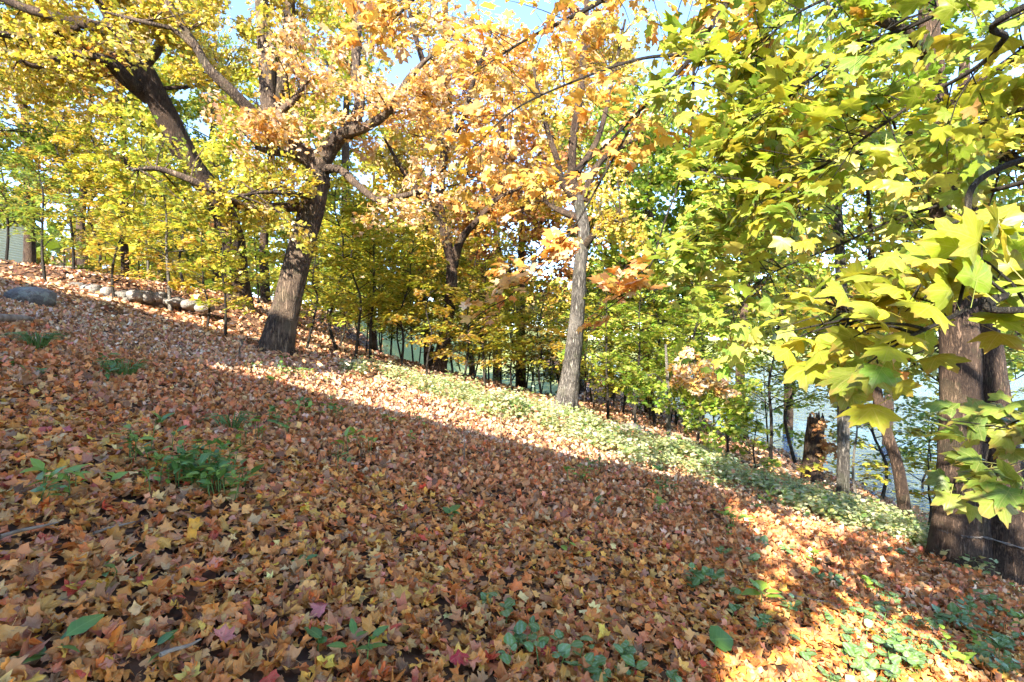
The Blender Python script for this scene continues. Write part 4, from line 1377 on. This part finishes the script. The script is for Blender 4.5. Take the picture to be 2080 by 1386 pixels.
# ------------------------------------------------------------------ groundcover on the sunlit strip
def strip_cover():
    r = np.random.default_rng(60)
    lv = Leaves()
    N = 5200
    u = r.random(N)
    x = -3.6 + 10.2 * u
    x = -3.2 + 9.0 * r.random(N) ** .8
    yc = np.interp(x, [-4, -1.5, 1, 3, 5.5], [10.0, 10.0, 9.4, 8.8, 7.6])
    hw = np.interp(x, [-4, -1.5, 0.5, 3, 5.5], [.4, .75, 1.2, 1.25, .9])
    y = yc + hw * (np.clip(r.normal(0, .6, N), -1.5, 1.5) + .25 * np.sin(2.1 * x) + .15 * np.sin(5.3 * x + 1))
    for k in range(N):
        gap = math.sin(1.9 * x[k] + 2.3 * y[k]) + math.sin(3.7 * x[k] - 1.4 * y[k] + 2) + math.sin(5.1 * y[k] + .8 * x[k])
        if r.random() < (.75 if gap < -.7 else .1) + (.25 if x[k] < -1.5 else 0):
            continue
        bush = .5 + .5 * math.sin(x[k] * 2.3 + 1.1) * math.sin(y[k] * 2.9 + .6 * x[k])
        h = r.uniform(.08, .28) + (.30 * bush * r.random() if -1.6 < x[k] < 3.2 else .05)
        m = 10
        b = np.array([x[k], y[k], float(H(x[k], y[k]))])
        ang = r.uniform(0, 6.28, m)
        rr = r.uniform(.02, .13, m)
        hh = h * r.uniform(.4, 1.05, m)
        pos = b + np.stack([np.cos(ang) * rr, np.sin(ang) * rr, hh], -1)
        tip = np.stack([np.cos(ang), np.sin(ang), r.uniform(-.4, .4, m)], -1)
        nrm = np.array([0, 0, 1.0]) + tip * .3 + r.normal(0, .3, (m, 3))
        lv.add(pos, nrm, tip, r.uniform(.035, .06, m) * (1.5 if bush > .6 else 1), pick(COVER, m, r))
    q = litter(1300, 7.4, 11.2, .06, .0, r, LIT_FAR, .55)
    q[0][:, 2] += r.uniform(.08, .3, len(q[3]))
    ok = (np.abs(q[0][:, 1] - np.interp(q[0][:, 0], [-4, 1, 5.5], [9.2, 9.0, 7.8])) < 1.3) & (q[0][:, 0] > -3.4)
    LEAF_ON = tuple(v[ok] for v in q)
    o = link('leaf_litter', leaf_mesh('leaf_litter_cover', as_arr(LEAF_ON), T_DRY1, r), None, M_LITTER)
    tag(o, 'fallen leaves coloured pale as if sunlit, caught on top of the green groundcover', 'leaf litter', kind='stuff')
    tag(link('groundcover', leaf_mesh('groundcover', lv.arrays(), T_COVER + T_FAR, r), None, M_LEAF), 'leafy groundcover, its green paled to mimic sun glare, spreading along the sunlit strip', 'groundcover', kind='stuff')


COVER = palette((.38, .44, .20, 3), (.50, .52, .32, 3), (.17, .26, .07, 1.4), (.48, .45, .16, 1.4))  # greens whitened in the colour itself to stand in for blown-out sunlight
T_COVER = [ovate(r0, .75, r0.uniform(-.4, .4), r0.uniform(-1, 0), r0.uniform(0, .3), 2, 0) for _ in range(2)]
strip_cover()


# ------------------------------------------------------------------ individual small plants
OV = {}
for nm, mat, wd in (('silver', M_SILVER, .95), ('weed', M_WEED, .5), ('lime', M_LIME, .62), ('broad', M_WEED, .95)):
    OV[nm] = []
    for _ in range(4):
        tv, tf, tl = ovate(r0, wd, r0.uniform(-.3, .3), r0.uniform(-.8, -.1), r0.uniform(.02, .16), 7, .06)
        me = raw_mesh('leaf', tv, tf, 3, True, None, tl)
        me.materials.append(mat)
        OV[nm].append(me)


def plant(name, b, kind, n, size, height, spread, label, cat, group=None, seed=0, whorl=True, joined=False):
    r = np.random.default_rng(4000 + seed)
    t = empty(name, b, label, cat, group)
    w = Wood()
    inv = Matrix.Translation(-t.location)
    stems = max(1, n // 4)
    k = 0
    acc = []
    for st in range(stems):
        a = r.uniform(0, 6.28)
        rad = spread * math.sqrt(r.random()) if stems > 1 else 0
        base = np.array(b) + [math.cos(a) * rad, math.sin(a) * rad, 0]
        base[2] = float(H(base[0], base[1]))
        hh = height * r.uniform(.6, 1.1)
        top = base + [r.normal(0, .02), r.normal(0, .02), hh]
        w.tube([base - [0, 0, .03], (base + top) / 2 + r.normal(0, .006, 3), top], [.0035, .003, .002], 4, 5)
        m = n // stems + (st < n % stems)
        for q in range(m):
            ang = q * (math.pi / 2 if whorl else 2.4) + r.uniform(-.3, .3) + st
            hq = top + r.normal(0, .018, 3) - np.array([0, 0, hh * .65 * (q // 4) / max(1, (m - 1) // 4 + 1)]) - np.array([0, 0, r.uniform(0, .12) * hh])
            dr = np.array([math.cos(ang), math.sin(ang), r.uniform(-.35, .75)])
            nr = unit(np.array([0, 0, 1.0]) - .3 * dr + r.normal(0, .28, 3))
            y_ = unit(dr - nr * (dr @ nr))
            x_ = np.cross(y_, nr)
            s_ = size * r.uniform(.5, 1.15)
            acc.append((hq, x_, y_, nr, s_))
    so = w.build('stem', M_WEED, t)
    if stems > 1:
        so['kind'] = 'stuff'
    if joined:
        V, F, Lc, off = [], [], [], 0
        for hq, x_, y_, nr, s_ in acc:
            tv, tf, tl = ovate(r, .5, 0, -.6, .15, 3, 0)
            V.append((tv @ np.stack([x_, y_, nr])) * s_ + hq)
            F.append(tf + off); Lc.append(tl); off += len(tv)
        me = raw_mesh('foliage', np.concatenate(V), np.concatenate(F), 3, True, None, np.concatenate(Lc))
        link('foliage', me, t, {'silver': M_SILVER, 'weed': M_WEED, 'lime': M_LIME}[kind])['kind'] = 'stuff'
        return
    for hq, x_, y_, nr, s_ in acc:
        o = bpy.data.objects.new('leaf', OV[kind][int(r.integers(0, 4))])
        M = Matrix.Identity(4)
        for a in range(3):
            M[a][0], M[a][1], M[a][2], M[a][3] = x_[a] * s_, y_[a] * s_, nr[a] * s_, hq[a]
        o.parent = t
        o.matrix_parent_inverse = inv
        o.matrix_basis = M
        COL.objects.link(o)


IVY = [
    (1690, 1190, 14, 'sunlit leafy groundcover clump under the tall lime shoot'), (1625, 1250, 12, 'silver leaved clump beside the jagged lime seedling'), (1750, 1255, 10, 'green clump just downhill of the sunlit leaf patch'),
    (1710, 1290, 8, 'small clump among bright fallen leaves in the sun'), (1790, 1300, 12, 'wide clump at the upper edge of the corner mat'), (1870, 1270, 12, 'shaded clump above the corner mat near the twin trunk'),
    (1950, 1265, 12, 'dark clump at the right end of the corner mat'), (1850, 1340, 14, 'bright silver clump in the middle of the corner mat'), (1930, 1345, 12, 'silver clump right of the brightest one in the corner mat'),
    (2030, 1310, 14, 'clump reaching the right edge in the corner mat'), (2040, 1365, 12, 'lowest clump in the right bottom corner'), (1780, 1370, 10, 'clump at the bottom edge left of the corner mat'),
    (1640, 1370, 9, 'bright clump at the bottom edge near the sunlit leaves'), (1090, 1340, 12, 'silver marked clump at the bottom edge, dark and low'), (1165, 1370, 9, 'low silver plant at the bottom edge beside the dark clump'),
    (1240, 1365, 11, 'low silver plant at the bottom edge left of the broad leaf'), (1300, 1378, 8, 'low silver plant at the bottom edge under the broad leaf'), (1410, 1190, 10, 'shaded clump uphill of the jagged seedling'),
    (1500, 1140, 10, 'shaded clump with lifted leaves left of the lime shoot'), (1570, 1110, 8, 'small upright clump at the top of the sun patch'), (1480, 1200, 8, 'shaded clump directly left of the jagged seedling'),
    (1540, 1270, 8, 'clump at the shadow edge below the jagged seedling'), (1000, 1240, 7, 'tiny silver clump alone on the orange leaves'), (1830, 1130, 9, 'leafy clump close to the twin trunk base'),
]
for i, (a, b, n, lab) in enumerate(IVY):
    q = on_ground(a, b + 12)
    plant('groundcover_plant', q, 'silver', int(n * 1.9), .058 if b > 1200 else .072, .10, .15, lab, 'groundcover plant', 'silver marked groundcover clumps', i)

r = np.random.default_rng(91)
WHERE = []
for k in range(34):
    a, b = 1700 + 370 * r.random() ** .8, 1195 + 185 * r.random()
    if b < 1195 + (1990 - a) * .28 - 40:
        continue
    q = on_ground(a, b)
    near_l = sorted(LMP, key=lambda l: (l[2][0] - q[0]) ** 2 + (l[2][1] - q[1]) ** 2)
    sz = r.uniform(.045, .075)
    hgt = r.uniform(.05, .16)
    for cand in near_l[:5]:
        dx, dy = a - cand[0], b - cand[1]
        rel = ('right of' if dx > 0 else 'left of') if abs(dx) > abs(dy) else ('below' if dy > 0 else 'above')
        far = 'just ' if math.hypot(dx, dy) < 60 else ('' if math.hypot(dx, dy) < 200 else 'well ')
        lab = f"{'large' if sz > .06 else 'small'} leaved {'tall' if hgt > .1 else 'low'} groundcover clump {far}{rel} {cand[3]}"
        if lab not in WHERE:
            break
    WHERE.append(lab)
    plant('groundcover_plant', q, 'silver' if r.random() < .75 else 'lime', int(r.integers(10, 20)), sz, hgt, .12, lab, 'groundcover plant', 'silver marked groundcover clumps', 600 + k)

SINGLE = [
    (1445, 1335, 'broad', 1, .13, .08, 'single broad green leaf standing over the fallen leaves'), (1550, 1240, 'lime', 6, .13, .14, 'jagged lime seedling with drooping leaves at the shadow edge'),
    (1655, 1160, 'lime', 6, .10, .22, 'tall lime shoot in the sun patch'), (922, 1065, 'weed', 4, .12, .08, 'dark green leaf pair on the open litter'), (165, 1330, 'weed', 5, .11, .10, 'trailing green weed in the bottom left'),
    (645, 1335, 'weed', 3, .10, .09, 'slanting green weed leaf above the bottom edge'), (745, 1350, 'weed', 8, .07, .12, 'weed tuft at the bottom edge left of middle'), (630, 1160, 'weed', 6, .06, .10, 'small trailing seedling amid orange leaves'),
    (1965, 1375, 'lime', 5, .10, .12, 'large pale green leaves at the bottom of the corner mat'), (1480, 1100, 'lime', 5, .08, .12, 'thin lime weed left of the sun patch'), (1160, 1130, 'lime', 3, .09, .12, 'lone yellow green leaf shoot on orange litter'),
    (1335, 1050, 'lime', 8, .09, .22, 'lime weed on the shaded slope below the groundcover'), (1520, 1090, 'lime', 6, .07, .25, 'spindly lime weed near the upper sun patch'), (1760, 1210, 'lime', 6, .09, .16, 'lime weed below the twin trunk'),
    (340, 1350, 'weed', 4, .10, .08, 'green weed beside the short twig'), (1210, 1035, 'weed', 8, .08, .08, 'low green weed just under the sunlit strip'), (230, 1190, 'weed', 6, .07, .08, 'green weed behind the crimson leaf'),
]
for i, (a, b, kd, n, sz, ht, lab) in enumerate(SINGLE):
    plant('seedling', on_ground(a, b), kd, n, sz, ht, .05, lab, 'seedling', None, 100 + i, whorl=False)

r = np.random.default_rng(9)
spots = []
for a, b, n in [(420, 970, 12), (380, 1000, 6), (470, 1010, 6), (240, 770, 4), (600, 840, 5), (680, 850, 3), (310, 950, 4), (560, 760, 5), (520, 880, 4), (1200, 960, 5), (1500, 1060, 5), (700, 950, 3), (150, 1010, 3), (1330, 1000, 4), (820, 880, 3), (620, 770, 4), (40, 750, 2)]:
    for _ in range(n):
        spots.append((a + r.normal(0, 32), b + r.normal(0, 14)))
for i, (a, b) in enumerate(spots):
    q = on_ground(a, max(b, 735))
    kd, ht = 'lime' if r.random() < .35 else 'weed', r.uniform(.08, .24)
    lm = min(LMP, key=lambda l: (l[2][0] - q[0]) ** 2 + (l[2][1] - q[1]) ** 2)
    dx, dy = a - lm[0], b - lm[1]
    rel = ('right of' if dx > 0 else 'left of') if abs(dx) > abs(dy) else ('below' if dy > 0 else 'above')
    far = 'just ' if math.hypot(dx, dy) < 60 else ('' if math.hypot(dx, dy) < 180 else 'well ')
    lab = f"{'tall' if ht > .18 else 'low' if ht < .12 else 'small'} {'lime' if kd == 'lime' else 'dark green'} weed in the litter, {far}{rel} {lm[3]}"
    plant('weed', q, kd, int(r.integers(8, 15)), r.uniform(.07, .11), ht, .10, lab, 'weed',
          'weeds scattered through the litter', 300 + i, False, True)


def grass_tuft(a, b, label, n, L, seed):
    r = np.random.default_rng(seed)
    q = on_ground(a, b)
    t = empty('grass_tuft', q, label, 'grass tuft')
    w = Wood()
    for k in range(n):
        an = r.uniform(0, 6.28)
        l = L * r.uniform(.6, 1.1)
        d = np.array([math.cos(an), math.sin(an), 0])
        s0 = q + d * r.uniform(0, .06)
        w.tube([s0 - [0, 0, .02], s0 + d * l * .3 + [0, 0, l * .55], s0 + d * l * .75 + [0, 0, l * .45]], [.006, .005, .001], 5, 3)
    w.build('blade', M_WEED, t)['kind'] = 'stuff'


grass_tuft(76, 712, 'dark green grass tuft on the uphill litter', 70, .34, 1)
grass_tuft(255, 770, 'arching dark green tuft beside the uphill weed', 45, .32, 2)
grass_tuft(470, 880, 'wispy grass tuft on the middle of the slope', 30, .3, 3)


# ------------------------------------------------------------------ boulders, logs, sticks
def stone_mesh(c, dims, r, lat=9, lon=14):
    th = np.linspace(0, math.pi, lat)
    ph = np.linspace(0, 2 * math.pi, lon, endpoint=False)
    T, F_ = np.meshgrid(th, ph, indexing='ij')
    d = np.stack([np.sin(T) * np.cos(F_), np.sin(T) * np.sin(F_), np.cos(T)], -1)
    k = r.normal(0, 1, (5, 3)) * 1.6
    bump = sum(np.sin(d @ kk + i * 1.7) for i, kk in enumerate(k)) * .055
    d = np.sign(d) * np.abs(d) ** r.uniform(.8, .95) * (1 + bump + .03 * r.normal(0, 1, bump.shape))[..., None]
    v = (d * np.array(dims) / 2).reshape(-1, 3)
    a = r.uniform(-.15, .15)
    v = v @ np.array([[math.cos(a), 0, -math.sin(a)], [0, 1, 0], [math.sin(a), 0, math.cos(a)]])
    i = np.arange(lat * lon).reshape(lat, lon)
    j = np.roll(i, -1, 1)
    q = np.stack([i[:-1], i[1:], j[1:], j[:-1]], -1).reshape(-1, 4)
    return raw_mesh('stone', v + np.array(c), q, 4)


def stones():
    r = np.random.default_rng(33)
    wall = empty('stone_wall', G(200, 12.9), 'low dry wall of rounded boulders along the uphill edge', 'stone wall')
    L = [(34, 92, 571, 585), (-10, 36, 566, 581), (92, 128, 583, 604), (130, 171, 579, 603), (170, 209, 581, 608), (150, 188, 599, 616), (207, 236, 586, 614), (237, 264, 591, 611), (262, 300, 591, 613), (296, 316, 594, 614),
         (313, 338, 596, 613), (337, 374, 605, 621), (372, 402, 611, 628), (398, 430, 618, 634), (60, 98, 584, 604), (208, 245, 604, 618), (-60, -8, 562, 580), (-110, -56, 558, 578), (92, 140, 573, 587), (240, 275, 606, 618)]
    for x0, x1, y0, y1 in L:
        d = 12.7 + r.uniform(-.15, .15)
        a, b = P(x0, y0, d), P(x1, y1, d)
        w, h = b[0] - a[0], a[2] - b[2]
        c = (a + b) / 2
        link('stone', stone_mesh(c, (w * 1.06, r.uniform(.4, .6), h * 1.25), r), wall, M_STONE)
    q = on_ground(46, 620)
    tag(link('boulder', stone_mesh(q + [0, .15, .12], (.78, .55, .42), r), None, M_STONE), 'lone rounded boulder lying downhill of the stone wall', 'boulder')
    for i, (a, b, w, h, lab) in enumerate([(1245, 872, .34, .2, 'smaller grey rock at the uphill end of the rock row'), (1278, 880, .55, .3, 'largest grey rock below the sunlit grey trunk'), (1312, 888, .3, .2, 'small rock at the downhill end of the rock row')]):
        q = on_ground(a, b)
        tag(link('rock', stone_mesh(q + [0, 0, h * .25], (w, w * .8, h), r), None, M_STONE), lab, 'rock', 'rocks below the grey trunk')


stones()


def stick(a, b, c, d, rad, label, name='stick', lift=.03, bend=.04, mat=M_DEADWOOD, forks=0):
    r = np.random.default_rng(int(a * 7 + b))
    p, q = on_ground(a, b), on_ground(c, d)
    p, q = p + [0, 0, lift + rad], q + [0, 0, lift + rad]
    L = np.linalg.norm(q - p)
    m1, m2 = p * .66 + q * .34 + r.normal(0, bend, 3) * L * .5, p * .33 + q * .67 + r.normal(0, bend, 3) * L * .5
    for m_ in (m1, m2):
        m_[2] = float(H(m_[0], m_[1])) + lift + rad
    w = Wood()
    w.tube([p, m1, m2, q], [rad, rad * .85, rad * .7, rad * .35], 14, 8, .04, 0, r, .06)
    for k in range(forks):
        s_ = m1 if k % 2 else m2
        w.tube([s_, s_ + (q - p) / L * .12 * L + r.normal(0, .05, 3) * L], [rad * .5, rad * .2], 3, 5)
    tag(w.build(name, mat), label, name)


stick(-60, 664, 68, 662, .07, 'dark fallen log on the uphill litter below the lone boulder', 'log', .02)
stick(0, 1130, 118, 1098, .009, 'long bare stick lying on leaves at the far left', lift=.06)
stick(190, 1115, 275, 1092, .007, 'thin stick beside the long bare one', lift=.06)
stick(325, 1384, 408, 1352, .008, 'short pale twig at the bottom edge', lift=.07)
stick(700, 735, 830, 752, .05, 'half buried log on the crest among thin saplings', 'log', 0)
stick(1180, 800, 1330, 850, .06, 'fallen log across the brown hollow behind the grey trunk', 'log', 0)
stick(1290, 870, 1420, 905, .05, 'fallen log right of the rock row', 'log', 0, forks=2)
stick(1450, 925, 1640, 975, .03, 'fallen branch on the brown bank before the snag', 'fallen_branch', .02, .06, forks=3)
stick(1730, 1020, 1900, 1000, .03, 'dead branch between the slim trunk and twin trunk', 'fallen_branch', .03, .06, forks=3)
stick(1600, 1225, 1690, 1240, .006, 'thin twig under the leaves of the sun patch', lift=.05)


# bare pale forked twig standing near the oak base
def bare_twig():
    b = on_ground(493, 735)
    d = b[1]
    w = Wood()
    w.tube([b - [0, 0, .05], P(486, 712, d), P(493, 698, d), P(490, 690, d)], [.012, .011, .009, .006], 10, 6)
    w.tube([P(493, 698, d), P(502, 700, d - .1), P(510, 694, d - .15)], [.008, .006, .003], 6, 5)
    w.tube([P(490, 690, d), P(484, 684, d), P(486, 678, d)], [.006, .004, .002], 5, 5)
    w.tube([P(490, 690, d), P(498, 686, d + .1), P(500, 678, d + .1)], [.006, .004, .002], 5, 5)
    tag(w.build('bare_twig', M_PALE), 'pale bare forked twig standing beside the flared oak base', 'twig')
    for i, (a, b_, h, lab) in enumerate([(940, 945, .35, 'bare brown stalk at the lower edge of the sunlit groundcover'), (875, 860, .3, 'dry stalk where the sunlit leaf strip widens'), (1215, 960, .3, 'leafless stalk below the sunlit groundcover'), (1015, 900, .4, 'dark dry stalk standing in the sunlit groundcover')]):
        q = on_ground(a, b_)
        r = np.random.default_rng(70 + i)
        w = Wood()
        w.tube([q - [0, 0, .03], q + [.02, 0, h * .5], q + [.0, 0, h]], [.008, .006, .003], 6, 5)
        for k in range(5):
            z = h * (.3 + .14 * k)
            w.tube([q + [.01, 0, z], q + [r.normal(0, .09), r.normal(0, .05), z + .1]], [.004, .002], 3, 4)
        tag(w.build('dry_stalk', M_DEADWOOD), lab, 'dry stalk')


bare_twig()
